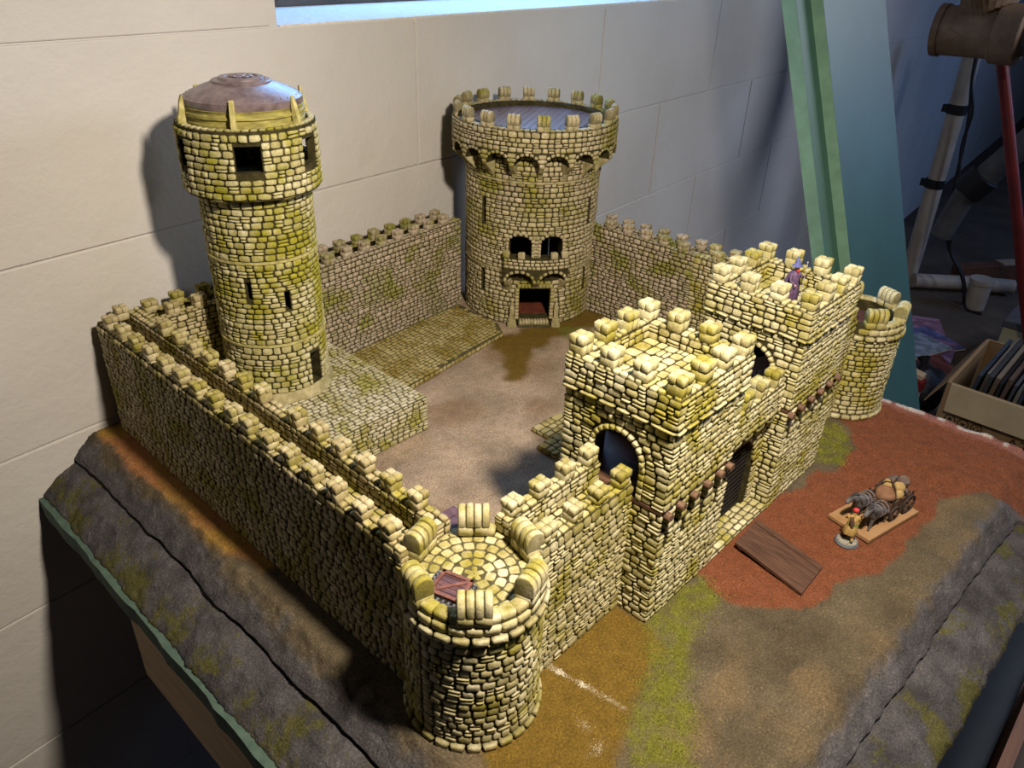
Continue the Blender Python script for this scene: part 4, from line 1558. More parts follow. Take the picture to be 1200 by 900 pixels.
    for s_ in (-1, 1):
        for k in range(9):
            st.append(block(polar(c, 7.05, ad, 1.0 + k * .4) + u * s_ * 1.88, u * .42, n * .6, Z1 * .38))
        pp = polar(c, 7.25, ad, 0) + u * s_ * 2.4
        for z0, z1, w in ((0, .55, .95), (.55, .95, .75), (.95, 1.2, .55)):
            MB().obox(pp + Z1 * (z0 + z1) / 2, u * w / 2, n * w / 2, Z1 * (z1 - z0) / 2).build('pilaster_base', M['carved'], t, bevel=.06)
        MB().extrude([pp + u * a + n * b + Z1 * 1.2 for a, b in ((-.24, -.24), (.24, -.24), (.24, .24), (-.24, .24))], Z1 * 1.0).build('pilaster', M['carved'], t, bevel=.05)
        top = MB()
        top.add([pp + u * a + n * b + Z1 * 2.2 for a, b in ((-.24, -.24), (.24, -.24), (.24, .24), (-.24, .24))] + [pp + Z1 * 3.1], [(0, 1, 4), (1, 2, 4), (2, 3, 4), (3, 0, 4), (3, 2, 1, 0)])
        top.build('pilaster_tip', M['carved'], t)
    for k in range(10):
        st.append(block(polar(c, 7.05, ad, 4.62) + u * (-1.9 + (k + .5) * .38), u * .36, n * .6, Z1 * .42))
        st.append(block(polar(c, 7.3, ad, .55) + u * (-1.6 + (k + .5) * .32), u * .31, n * .9, Z1 * .5))
    MB().obox(polar(c, 7.0, ad, .3), u * 1.7, n * .7, Z1 * .3).build('threshold', M['mortar_pave'], t)
    place(st, mat, t, big=9.5, small=4.5)
build_keep()

# ------------------------------------------------------------------ gatehouse
GX = (13.3, 29.1)
GW, GD0, GD1 = 7.65, -2.15, 5.35
HB, HBAND, GSILL, GTOP, GFLOOR = 8.45, 14.1, 16.1, 17.3, 15.1

def build_gatehouse():
    t = thing('gatehouse', 'twin square gate towers with arched doors, hoarding beams and black portcullis', 'gatehouse', (25, 1.5, 0))
    mat = M['stone_gate']
    st = []
    logs = {13.3: (13.75, 15.15, 16.6, 18.1, 19.6, 20.75), 29.1: (29.35, 31.0, 32.6, 34.2, 35.8, 37.3)}
    for gx in GX:
        lw = 7.7 if gx < 20 else 8.3
        x0, x1 = gx, gx + lw
        # lower block; the top strip of its front is set back behind stone teeth
        mb = MB().box((x0, GD0, 0), (x1, GD1, 7.0)).box((x0, GD0 + .55, 7.0), (x1, GD1, HB))
        pl = [x0 + q for q in (.75, 2.65, 4.75, 6.4)]
        carve('gate_block', MB().box((x0, GD0, 0), (x1, GD1, 6.85)), [MB().box((q - .2, GD0 - .5, 6.15), (q + .2, GD0 + .7, 6.75)) for q in pl], M['mortar'], t)
        MB().box((x0, GD0 + .55, 6.85), (x1, GD1, HB)).build('gate_block_top', M['mortar'], t)
        st += plane_stones((x0, GD0, 0), (1, 0, 0), Z1, lw, 0, 6.85, [rect_hole(q - x0 - .2, q - x0 + .2, 6.15, 6.75) for q in pl])
        st += plane_stones((x0, GD1, 0), (0, -1, 0), Z1, GD1 - GD0, 0, HB - .05)
        st += plane_stones((x1, GD0, 0), (0, 1, 0), Z1, GD1 - GD0, 0, HB - .05)
        st += plane_stones((x1, GD1, 0), (-1, 0, 0), Z1, lw, 0, HB)
        # quoin edge of the set-back strip, teeth between the beam ends
        lg = logs[gx]
        edges = [x0 - .02] + [q for l in lg for q in (l - .3, l + .3)] + [x1]
        for k in range(0, len(edges), 2):
            a, b = edges[k], edges[k + 1]
            if b - a < .22: continue
            z = 6.85
            for hh in (.52, .5, .5):
                w = (b - a) * (1.0 if z < 7.2 else rngS.uniform(.82, .98))
                st.append(block(V(((a + b) / 2, GD0 + .27, z + hh / 2)), V((w, 0, 0)), V((0, .62, 0)), Z1 * (hh + .02)))
                z += hh
        for l in lg:
            lo = MB().tube([(l, GD0 + .9, 8.28), (l, GD0 - .38, 8.22)], .27, 12).build('beam_end', M['log'], t, smooth=40)
        # wooden floor between block and tower
        MB().box((x0 - .12, GD0 + .02, HB), (x0 + GW + .05, GD1 + .1, HB + .2)).build('floor_board', M['wood_dark'], t)
        # hollow upper tower with arches through both flanks
        xu1 = x0 + GW
        base = MB().box((x0, GD0, HB + .2), (xu1, GD1, HBAND))
        yc = 1.35
        acut = MB()
        hw, zs = 1.62, 10.95
        pts = [V((x0 - 1, yc - hw, HB + .1)), V((x0 - 1, yc + hw, HB + .1))] + [V((x0 - 1, yc + hw * math.cos(pi * k / 14), zs + hw * math.sin(pi * k / 14))) for k in range(15)]
        cutA = MB().extrude(pts, V((GW + 2, 0, 0)))
        inner = MB().box((x0 + 1.0, GD0 + 1.0, HB + .1), (xu1 - 1.0, GD1 - 1.0, HBAND - .5))
        back = MB().extrude([V((x0 + GW / 2 + a, GD1 - 2, z)) for a, z in ((-.9, HB + .1), (.9, HB + .1), (.9, 11.5), (-.9, 11.5))], V((0, 3, 0)))
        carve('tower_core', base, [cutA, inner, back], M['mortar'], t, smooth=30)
        W = GD1 - GD0
        # flank facing -x: u runs -y from GD1
        hA = arch_hole(GD1 - yc, hw, HB, zs, .36)
        st += plane_stones((x0, GD1, 0), (0, -1, 0), Z1, W, HB + .22, HBAND - .15, [hA])
        st += voussoirs((x0, GD1, 0), (0, -1, 0), Z1, GD1 - yc, zs, hw, .36, .22, 13)
        for s_ in (-1, 1):
            for k in range(5):
                st.append(block(V((x0 + .12, yc + s_ * (hw + .2), HB + .45 + k * .47)), V((.5, 0, 0)), V((0, .4, 0)), Z1 * .46))
        hB = arch_hole(yc - GD0, hw, HB, zs, .36)
        st += plane_stones((xu1, GD0, 0), (0, 1, 0), Z1, W, HB + .22, HBAND - .15, [hB])
        st += voussoirs((xu1, GD0, 0), (0, 1, 0), Z1, yc - GD0, zs, hw, .36, .22, 13)
        st += plane_stones((x0, GD0, 0), (1, 0, 0), Z1, GW, HB + .22, HBAND - .15)
        st += plane_stones((xu1, GD1, 0), (-1, 0, 0), Z1, GW, HB + .22, HBAND - .15, [rect_hole(GW / 2 - .9, GW / 2 + .9, HB, 11.5)])
        # inner walls seen through the arch
        # string course and parapet storey, a touch proud
        e = .1
        par = MB().box((x0 - e, GD0 - e, HBAND - .15), (xu1 + e, GD1 + e, GSILL))
        pin = MB().box((x0 + .95, GD0 + .95, GFLOOR), (xu1 - .95, GD1 - .95, GSILL + 1))
        carve('parapet_core', par, [pin], M['mortar'], t)
        X0, X1, Y0, Y1 = x0 - e, xu1 + e, GD0 - e, GD1 + e
        for org, ux, ln in (((X0, Y0), (1, 0, 0), X1 - X0), ((X0, Y1), (0, -1, 0), Y1 - Y0), ((X1, Y0), (0, 1, 0), Y1 - Y0), ((X1, Y1), (-1, 0, 0), X1 - X0)):
            st += plane_stones((*org, 0), ux, Z1, ln, HBAND - .12, HBAND + .12, depth=(.22, .27), rh=(.3, .4), rw=(.8, 1.6), split=0)
            st += plane_stones((*org, 0), ux, Z1, ln, HBAND + .14, GSILL - .02)
        ix0, ix1, iy0, iy1 = x0 + .95, xu1 - .95, GD0 + .95, GD1 - .95
        for org, ux, ln in (((ix1, iy0), (-1, 0, 0), ix1 - ix0), ((ix0, iy0), (0, 1, 0), iy1 - iy0), ((ix0, iy1), (1, 0, 0), ix1 - ix0), ((ix1, iy1), (0, -1, 0), iy1 - iy0)):
            st += plane_stones((*org, 0), ux, Z1, ln, GFLOOR + .05, GSILL, depth=(.06, .12), rh=(.45, .6))
        st += plane_stones((ix0, iy0, GFLOOR), (1, 0, 0), (0, 1, 0), ix1 - ix0, 0, iy1 - iy0, depth=(.05, .08), rh=(.6, .85), rw=(.7, 1.2), split=.1)
        # coping
        for (a0, b0), (a1, b1) in (((X0, Y0), (X1, Y0 + 1.0)), ((X0, Y1 - 1.0), (X1, Y1)), ((X0, Y0 + 1.0), (X0 + 1.0, Y1 - 1.0)), ((X1 - 1.0, Y0 + 1.0), (X1, Y1 - 1.0))):
            st += plane_stones((a0, b0, GSILL - .02), (1, 0, 0), (0, 1, 0), a1 - a0, 0, b1 - b0, depth=(.1, .24), rh=(.42, .55), rw=(.42, .8), split=0)
        for i in range(4):
            for j in range(4):
                if 0 < i < 3 and 0 < j < 3: continue
                cx = X0 + .55 + (X1 - X0 - 1.1) * i / 3
                cy = Y0 + .55 + (Y1 - Y0 - 1.1) * j / 3
                merlon(t, (cx, cy), (1, 0, 0), (0, 1, 0), 1.06, 1.02, GSILL + .05, (GTOP - GSILL) * rngS.uniform(.92, 1.02), mat, near=8.5)
    # curtain over the gate between the towers
    xa, xb = 21.0, 29.1
    yf = -.75
    hw, xc, zs = 2.7, 25.1, 4.4
    base = MB().box((xa, yf, 0), (xb, 3.4, 10.55))
    pts = [V((xc - hw, yf - 1, .3)), V((xc + hw, yf - 1, .3))] + [V((xc + hw * math.cos(pi * k / 14), yf - 1, zs + hw * math.sin(pi * k / 14))) for k in range(15)]
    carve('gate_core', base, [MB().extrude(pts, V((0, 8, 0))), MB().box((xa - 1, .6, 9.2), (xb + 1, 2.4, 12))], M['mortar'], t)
    st += plane_stones((xa, yf, 0), (1, 0, 0), Z1, xb - xa, .3, 8.2, [arch_hole(xc - xa, hw, 0, zs, .36)])
    st += voussoirs((xa, yf, 0), (1, 0, 0), Z1, xc - xa, zs, hw, .38, .24, 17)
    # overhanging machicolation with a stepped lower edge
    yo = -1.45
    MB().box((xa, yo, 8.3), (xb, yf + .2, 10.55)).build('machicolation', M['mortar'], t)
    st += plane_stones((xa, yo, 0), (1, 0, 0), Z1, xb - xa, 8.3, 10.5)
    for k in range(5):
        x = xa + .9 + k * (xb - xa - 1.8) / 4
        st.append(block(V((x, yo + .35, 8.05)), V((.95, 0, 0)), V((0, .8, 0)), Z1 * .5))
        st.append(block(V((x, yo + .48, 7.6)), V((.6, 0, 0)), V((0, .6, 0)), Z1 * .45))
    st += plane_stones((xa, yo, 10.52), (1, 0, 0), (0, 1, 0), xb - xa, 0, 1.2, depth=(.1, .22), rh=(.45, .6), rw=(.42, .8), split=0)
    st += plane_stones((xa, 2.4, 10.52), (1, 0, 0), (0, 1, 0), xb - xa, 0, 1.0, depth=(.1, .22), rh=(.45, .6), rw=(.42, .8), split=0)
    for x in (21.9, 24.1, 26.2, 28.3):
        merlon(t, (x, yo + .6), (1, 0, 0), (0, 1, 0), 1.1, 1.05, 10.55, 1.2, mat, near=8.5)
    # threshold paving
    MB().box((xa, GD0 - .02, 0), (xb, yf, .3)).build('threshold_core', M['mortar_pave'], t)
    st += plane_stones((xa, GD0, .3), (1, 0, 0), (0, 1, 0), xb - xa, 0, yf - GD0 + .3, depth=(.05, .08), rh=(.45, .6), rw=(.6, 1.2), split=.1)
    st += plane_stones((xa, GD0, 0), (1, 0, 0), Z1, xb - xa, 0, .3, depth=(.06, .1), rh=(.3, .3), rw=(.7, 1.2), split=0)
    place(st, mat, t, cap=300)
    # portcullis bars
    pc = MB()
    x = xc - hw + .1
    while x < xc + hw:
        top = zs + math.sqrt(max(hw * hw - (x - xc) ** 2, 0))
        pc.box((x - .09, -.42, .32), (x + .09, -.26, top))
        x += .42
    z = .6
    while z < zs + hw - .2:
        w = hw if z < zs else math.sqrt(max(hw * hw - (z - zs) ** 2, 0))
        pc.box((xc - w, -.5, z - .07), (xc + w, -.34, z + .07))
        z += .42
    pc.build('portcullis', M['portcullis'], t)
build_gatehouse()

# ------------------------------------------------------------------ drawbridge
def build_bridge():
    t = thing('drawbridge', 'dark brown plank drawbridge board lying before the gate', 'drawbridge', (24.6, -5.4, 0))
    a, b = V((23.35, -2.75, .62)), V((26.85, -2.62, .62))
    c, d = V((25.85, -8.1, .30)), V((22.35, -8.2, .30))
    n = 6
    for k in range(n):
        f0, f1 = k / n + .004, (k + 1) / n - .004
        p = [a.lerp(b, f0), a.lerp(b, f1), d.lerp(c, f1), d.lerp(c, f0)]
        MB().extrude([q - Z1 * .24 for q in reversed(p)], Z1 * .24).build('plank', M['wood_dark'], t, bevel=.02)
    for f in (.08, .5, .9):
        p, q = a.lerp(d, f), b.lerp(c, f)
        MB().obox((p + q) / 2 - Z1 * .30, (q - p) * .49, (d - a).normalized() * .15, Z1 * .06).build('crossbar', M['wood_dark'], t)
    p = a.lerp(b, .86); q = d.lerp(c, .86)
    MB().obox((p + q) / 2 + Z1 * .02, (q - p) * .5, (b - a).normalized() * .05, Z1 * .03).build('edge_batten', M['wood_dark'], t)
build_bridge()

# ------------------------------------------------------------------ miniatures
M['mdf'] = plain_mat('mdf_base', (.33, .19, .09), .7, (.28, .155, .07), 1.2)
M['horse_grey'] = plain_mat('horse_grey', (.13, .12, .12), .6, (.045, .04, .042), 2.0)
M['horse_black'] = plain_mat('mane_black', (.03, .03, .032), .7, (.02, .02, .02), 3)
M['strap'] = plain_mat('strap_pale', (.22, .19, .20), .6, (.14, .12, .13), 3)
M['cart_wood'] = plain_mat('cart_wood', (.14, .075, .045), .7, (.06, .032, .02), 3.0, (1, 1, 1), .3)
M['cart_dark'] = plain_mat('cart_dark', (.05, .033, .028), .7, (.025, .017, .014), 3.0)
M['sack'] = plain_mat('sack', (.42, .29, .12), .8, (.30, .20, .08), 3.0, bmp=.3)
M['canvas'] = plain_mat('canvas_brown', (.24, .125, .07), .8, (.16, .08, .045), 2.0, bmp=.3)
M['barrel'] = plain_mat('barrel', (.13, .09, .075), .7, (.08, .055, .045), 3.0)
M['mini_base'] = plain_mat('mini_base_grey', (.13, .145, .17), .7, (.10, .11, .13), 1)
M['mini_sand'] = plain_mat('mini_base_sand', (.36, .33, .27), .9, (.16, .14, .11), 8, bmp=.6)
M['yellow'] = plain_mat('coat_ochre', (.50, .36, .12), .7, (.34, .2, .07), 6)
M['green_cloth'] = plain_mat('green_cloth', (.20, .36, .05), .7, (.12, .22, .03), 6)
M['red_cloth'] = plain_mat('red_hood', (.55, .05, .05), .6, (.38, .03, .03), 6)
M['purple'] = plain_mat('cloak_purple', (.13, .07, .14), .6, (.06, .04, .09), 5)
M['blue_hat'] = plain_mat('blue_hat', (.10, .11, .30), .6, (.06, .07, .2), 5)
M['skin'] = plain_mat('painted_skin', (.55, .30, .19), .6, (.45, .22, .14), 8)
M['boots'] = plain_mat('boots', (.05, .04, .035), .6, (.03, .025, .02), 8)
M['steel'] = plain_mat('painted_steel', (.42, .42, .46), .4, (.28, .28, .32), 8)

def build_wagon():
    P = [V((31.35, -6.15, 0)), V((30.4, -9.45, 0)), V((37.2, -10.8, 0)), V((36.9, -7.2, 0))]
    ctr = V((34.0, -8.4, 0))
    zb = .12
    t = thing('horse_wagon_miniature', 'painted miniature wagon with two horses on a brown rectangular base', 'miniature', (ctr.x, ctr.y, zb))
    fw = V((-6.3, 1.45, 0)).normalized()      # horses look this way
    sd = V((-fw.y, fw.x, 0))
    def L(f, s_, z): return ctr + fw * f + sd * s_ + Z1 * (zb + .3 + z)
    MB().extrude([L(3.1, 1.72, -.3), L(3.1, -1.72, -.3), L(-3.1, -1.72, -.3), L(-3.1, 1.72, -.3)], Z1 * .3).build('base', M['mdf'], t, bevel=.03)
    # cart
    z0 = .75
    body = MB()
    body.obox(L(-1.35, .1, z0), fw * 1.35, sd * .85, Z1 * .07)
    body.build('cart_bed', M['cart_wood'], t)
    for s_ in (-1, 1):
        for k in range(3):
            MB().obox(L(-1.35, .1 + s_ * .9, z0 + .18 + k * .22), fw * 1.38, sd * .05, Z1 * .095).build('side_plank', M['cart_wood'], t, bevel=.02)
        for k in range(4):
            MB().obox(L(-2.6 + k * .83, .1 + s_ * .98, z0 + .45), fw * .05, sd * .05, Z1 * .5).build('side_post', M['cart_dark'], t)
    for f in (-2.72, .02):
        MB().obox(L(f, .1, z0 + .38), fw * .05, sd * .9, Z1 * .35).build('end_board', M['cart_wood'], t, bevel=.02)
    for f in (-2.1, -.35):
        for s_ in (-1, 1):
            R = .78 if f < -1 else .62
            c = L(f, .1 + s_ * 1.15, R)
            w = MB()
            n = 20
            for k in range(n):
                a0, a1 = 2 * pi * k / n, 2 * pi * (k + 1) / n
                am = (a0 + a1) / 2
                d = fw * math.cos(am) + Z1 * math.sin(am)
                td = -fw * math.sin(am) + Z1 * math.cos(am)
                w.obox(c + d * R * .9, td * R * .165, d * R * .09, sd * .07)
            wo = w.build('wheel', M['cart_dark'], t)
            for k in range(8):
                a = 2 * pi * k / 8
                d = fw * math.cos(a) + Z1 * math.sin(a)
                MB().tube([c, c + d * R * .86], .045, 6).build('spoke', M['cart_wood'], wo)
            MB().tube([c - sd * .14, c + sd * .14], .14, 10).build('hub', M['cart_wood'], wo, smooth=40)
    for f in (-2.1, -.35):
        MB().tube([L(f, -1.1, .7), L(f, 1.3, .7)], .06, 8).build('axle', M['cart_dark'], t)
    # cargo
    def lump(name, c, r, mat, sd_=0):
        mb = MB().ball((0, 0, 0), (1, 1, 1), 14, 10)
        def fn(p):
            k = 1 + .13 * noise.noise(p * 1.7 + V((sd_, 0, 0))) + .05 * noise.noise(p * 4 + V((0, sd_, 0)))
            return c + fw * p.x * r[0] * k + sd * p.y * r[1] * k + Z1 * p.z * r[2] * k
        mb.xform(fn)
        mb.build(name, mat, t, smooth=60)
    lump('canvas_bundle', L(-.75, .05, z0 + .75), (.75, .8, .55), M['canvas'], 1)
    lump('sack', L(-1.55, .45, z0 + 1.25), (.42, .45, .48), M['sack'], 2)
    lump('sack', L(-1.5, -.35, z0 + 1.0), (.46, .42, .5), M['sack'], 3)
    lump('sack', L(-1.2, .75, z0 + .95), (.4, .35, .4), M['sack'], 6)
    lump('bundle', L(-2.1, .1, z0 + .75), (.6, .85, .5), M['barrel'], 4)
    bc = L(-2.15, .25, z0 + 1.3)
    b = MB()
    ax = (sd * .3 + fw * .2 + Z1 * .8).normalized()
    b.tube([bc - ax * .55, bc - ax * .3, bc, bc + ax * .3, bc + ax * .55], [.38, .47, .5, .47, .38], 14)
    b.build('barrel', M['barrel'], t, smooth=40)
    for k in (-.32, .32):
        MB().tube([bc + ax * (k - .05), bc + ax * (k + .05)], [.49, .49], 14).build('barrel_hoop', M['cart_dark'], t, smooth=40)
    b2 = MB()
    bc2 = L(-2.35, -.5, z0 + .95)
    b2.tube([bc2 - fw * .5, bc2 - fw * .2, bc2 + fw * .2, bc2 + fw * .5], [.34, .42, .42, .34], 12)
    b2.build('barrel', M['barrel'], t, smooth=40)
    for p, q in ((L(-.9, -.9, z0 + .75), L(-1.9, 1, z0 + .8)), (L(-.6, 1.0, z0 + .7), L(-2.0, -.9, z0 + .8))):
        mid = (p + q) / 2 + Z1 * .78
        MB().tube([p, p.lerp(mid, .5) + Z1 * .28, mid, q.lerp(mid, .5) + Z1 * .28, q], .05, 6).build('lashing_rope', M['cart_dark'], t)
    # shaft
    MB().tube([L(.1, .1, .95), L(2.2, .1, 1.0)], .05, 6).build('shaft', M['cart_wood'], t)
    # horses
    for s_, hd in ((.80, .12), (-.50, -.08)):
        def H(f, l, z): return tuple(L(f * 1.5 + (1.25 if s_ > 0 else 1.0), s_ + l * 1.5, z * 1.42))
        pts = [(*H(-.45, 0, 1.0), .50), (*H(.05, 0, .98), .47), (*H(.5, 0, 1.02), .49), (*H(.78, 0, 1.28), .33), (*H(.98, hd * .5, 1.5), .26), (*H(1.22, hd, 1.42), .21), (*H(1.45, hd * 1.2, 1.25), .16),
               (*H(-.55, .16, .72), .24), (*H(-.48, .17, .45), .13), (*H(-.6, .17, .24), .09), (*H(-.55, .17, .04), .10),
               (*H(-.55, -.16, .72), .24), (*H(-.44, -.17, .45), .13), (*H(-.52, -.17, .24), .09), (*H(-.46, -.17, .04), .10),
               (*H(.55, .15, .72), .18), (*H(.62, .16, .42), .11), (*H(.66, .16, .22), .085), (*H(.7, .16, .04), .10),
               (*H(.5, -.15, .72), .18), (*H(.5, -.16, .42), .11), (*H(.45, -.16, .22), .085), (*H(.45, -.16, .04), .10)]
        ed = [(0, 1), (1, 2), (2, 3), (3, 4), (4, 5), (5, 6), (0, 7), (7, 8), (8, 9), (9, 10), (0, 11), (11, 12), (12, 13), (13, 14), (2, 15), (15, 16), (16, 17), (17, 18), (2, 19), (19, 20), (20, 21), (21, 22)]
        h = skin('horse', pts, ed, M['horse_grey'], t)
        MB().tube([H(.62, 0, 1.42), H(.85, hd * .5, 1.62), H(1.05, hd * .9, 1.64), H(1.2, hd, 1.55)], [.10, .14, .12, .04], 6).build('mane', M['horse_black'], h, smooth=60)
        MB().tube([H(-.74, 0, 1.08), H(-.9, 0, .95), H(-.95, 0, .6), H(-.92, 0, .4)], [.05, .08, .09, .02], 6).build('tail', M['horse_black'], h, smooth=60)
        for dx in (-.05, .05):
            MB().tube([H(1.0, hd * .8 + dx, 1.6), H(.98, hd * .8 + dx * 1.6, 1.76)], [.045, .01], 5).build('ear', M['horse_grey'], h)
        for f in (-.3, -.05, .2):
            rr_ = .345
            ring = [H(f, rr_ * math.sin(2 * pi * k / 14), 1.0 + rr_ * 1.02 * math.cos(2 * pi * k / 14)) for k in range(15)]
            MB().tube(ring, .04, 6).build('harness_strap', M['strap'], h)
        col = [H(.62 + .12 * math.cos(2 * pi * k / 14), .26 * math.sin(2 * pi * k / 14), 1.12 + .28 * math.cos(2 * pi * k / 14)) for k in range(15)]
        MB().tube(col, .06, 6).build('collar', M['cart_dark'], h)
build_wagon()

def build_figure(name, label, c, z, face, mats, base_r, base_mats, pose, H=1.0):
    """painted miniature: one skinned body with clothing on a round base"""
    t = thing(name, label, 'figurine', (c[0], c[1], z))
    fwd = V((math.cos(rad(face)), math.sin(rad(face)), 0)); sd = V((-fwd.y, fwd.x, 0))
    bh = .16
    def L(f, s_, zz): return tuple(V((c[0], c[1], z + bh)) + (fwd * f + sd * s_ + Z1 * zz) * H)
    if base_r:
        MB().lathe(c, [(base_r, z), (base_r * .9, z + bh), (0, z + bh)], 32).build('base', base_mats[0], t, smooth=30)
        MB().lathe(c, [(base_r * .84, z + bh - .02), (base_r * .78, z + bh + .04), (0, z + bh + .05)], 24).build('base_top', base_mats[1], t, smooth=60)
    # joints: pelvis root
    pts = [(*L(0, 0, .92), .17 * H), (*L(0, 0, 1.15), .155 * H), (*L(.02, 0, 1.38), .20 * H), (*L(.02, 0, 1.56), .085 * H), (*L(.05, 0, 1.68), .11 * H), (*L(.05, 0, 1.80), .12 * H)]
    ed = [(0, 1), (1, 2), (2, 3), (3, 4), (4, 5)]
    def limb(root, chain):
        k0 = root
        for p in chain:
            pts.append(p); ed.append((k0, len(pts) - 1)); k0 = len(pts) - 1
    for s_ in (-1, 1):
        f = pose.get('step', .15) * s_
        limb(0, [(*L(f * .3, .11 * s_, .78), .13 * H), (*L(f * .9 + .04, .15 * s_, .48), .095 * H), (*L(f * 1.2 - .03, .16 * s_, .14), .06 * H), (*L(f * 1.2 + .12, .17 * s_, .05), .055 * H)])
    for s_, key in ((1, 'armL'), (-1, 'armR')):
        ch = pose[key]
        limb(2, [(*L(*ch[0]), .085 * H), (*L(*ch[1]), .062 * H), (*L(*ch[2]), .05 * H)])
        hx = V(ch[2]); dirv = (V(ch[2]) - V(ch[1])).normalized()
        k0 = len(pts) - 1
    body = skin('body', pts, ed, mats['body'], t)
    # fingers on each hand
    for key in ('armL', 'armR'):
        ch = pose[key]
        d = (V(ch[2]) - V(ch[1])).normalized()
        for k in range(5):
            o = V(ch[2]) + d * .03 + V((0, (k - 2) * .018, 0))
            MB().tube([L(*o), L(*(o + d * .05)), L(*(o + d * .07 + V((0, 0, -.03))))], [.012, .011, .008], 5).build('finger', M['skin'], body)
    MB().ball(L(.07, 0, 1.76), (.115 * H, .115 * H, .145 * H), 14, 10).build('head', M['skin'], body, smooth=60)
    MB().tube([L(.18, 0, 1.78), L(.215, 0, 1.74)], [.02, .03], 6).build('nose', M['skin'], body)
    for s_ in (-1, 1):
        MB().ball(L(.165, .045 * s_, 1.79), .018, 6, 4).build('eye', M['boots'], body)
        MB().ball(L(.06, .118 * s_, 1.76), (.03, .02, .035), 6, 4).build('ear', M['skin'], body)
        MB().tube([L(pose.get('step', .15) * s_ * 1.2 - .08, .165 * s_, .06), L(pose.get('step', .15) * s_ * 1.2 + .2, .175 * s_, .05)], [.075 * H, .06 * H], 8).build('boot', M['boots'], body, smooth=50)
    MB().obox(L(.175, 0, 1.685), sd * .035, Z1 * .006, fwd * .012).build('mouth', M['red_cloth'], body)
    return t, body, L, fwd, sd

def cloth(prof_pts, L, name, mat, parent, a0=0, a1=2 * pi, seg=18, wave=.0):
    """revolved garment in the figure's local frame; prof: (r,z,offset_f)"""
    vs, fs = [], []
    n = len(prof_pts)
    full = abs(a1 - a0 - 2 * pi) < 1e-6
    k = seg if full else seg + 1
    for i in range(k):
        a = a0 + (a1 - a0) * i / seg
        for q, (r, z, of) in enumerate(prof_pts):
            rr_ = r * (1 + wave * math.sin(a * 6) * (q / n))
            vs.append(L(of + rr_ * math.cos(a), rr_ * 1.05 * math.sin(a), z))
    for i in range(seg):
        j = (i + 1) % k
        for q in range(n - 1):
            fs.append((i * n + q, j * n + q, j * n + q + 1, i * n + q + 1))
    return MB().add(vs, fs).build(name, mat, parent, smooth=70)

def build_minis():
    # driver on foot before the wagon
    pose = dict(step=.2, armL=((.05, .24, 1.42), (.22, .30, 1.18), (.40, .22, 1.22)), armR=((.05, -.24, 1.42), (.12, -.34, 1.16), (.36, -.32, 1.28)))
    t, b, L, f, s_ = build_figure('figurine', 'tiny walking figurine in ochre coat and red cap on grey round base', (29.75, -8.15), .12, 25, {'body': M['yellow']}, .82, (M['mini_base'], M['mini_sand']), pose, 1.4)
    cloth([(.17, 1.5, 0), (.24, 1.36, 0), (.21, 1.1, 0), (.27, .85, 0), (.36, .52, 0), (.35, .5, 0), (.2, .8, 0)], L, 'coat', M['yellow'], b, wave=.1)
    cloth([(.22, 1.1, 0), (.235, 1.02, 0), (.225, .98, 0)], L, 'belt', M['green_cloth'], b)
    MB().ball(L(.05, 0, 1.86), (.22, .22, .17), 12, 8).build('cap', M['red_cloth'], b, smooth=60)
    MB().ball(L(.1, -.22, .82), (.22, .17, .28), 10, 8).build('satchel', M['green_cloth'], b, smooth=60)
    MB().tube([L(-.12, .1, 1.5), L(-.2, .05, 1.2), L(-.22, 0, .9)], [.14, .2, .08], 8).build('pack', M['cart_wood'], b, smooth=60)
    # lookout on the second gate tower
    pose = dict(step=.1, armL=((.05, .24, 1.42), (.28, .28, 1.3), (.42, .2, 1.48)), armR=((.05, -.24, 1.42), (.18, -.32, 1.15), (.38, -.22, 1.05)))
    t, b, L, f, s_ = build_figure('figurine', 'tiny robed figurine with blue hat behind the gate tower battlements', (31.6, .55), GFLOOR + .09, -120, {'body': M['purple']}, .75, (M['wood_purple'], M['wood_dark']), pose, 1.45)
    cloth([(.15, 1.55, 0), (.25, 1.38, 0), (.22, 1.1, 0), (.27, .8, 0), (.36, .12, 0), (.34, .1, 0), (.2, .6, 0)], L, 'robe', M['purple'], b, wave=.12)
    cloth([(.13, 1.6, -.02), (.28, 1.42, -.05), (.36, 1.0, -.1), (.46, .25, -.14), (.44, .22, -.14)], L, 'cloak', M['purple'], b, rad(75), rad(285), wave=.1)
    cloth([(.26, 1.84, .05), (.15, 1.88, .05), (.12, 2.02, .03), (.07, 2.18, 0), (.01, 2.3, -.05)], L, 'hat', M['blue_hat'], b)
    MB().ball(L(.16, 0, 1.64), (.10, .11, .18), 8, 6).build('beard', M['red_cloth'], b, smooth=60)
    MB().tube([L(.44, .22, .1), L(.44, .2, 2.1)], .025, 6).build('staff', M['steel'], b)
    MB().ball(L(.44, .2, 2.14), .06, 8, 6).build('staff_orb', M['steel'], b, smooth=60)
build_minis()

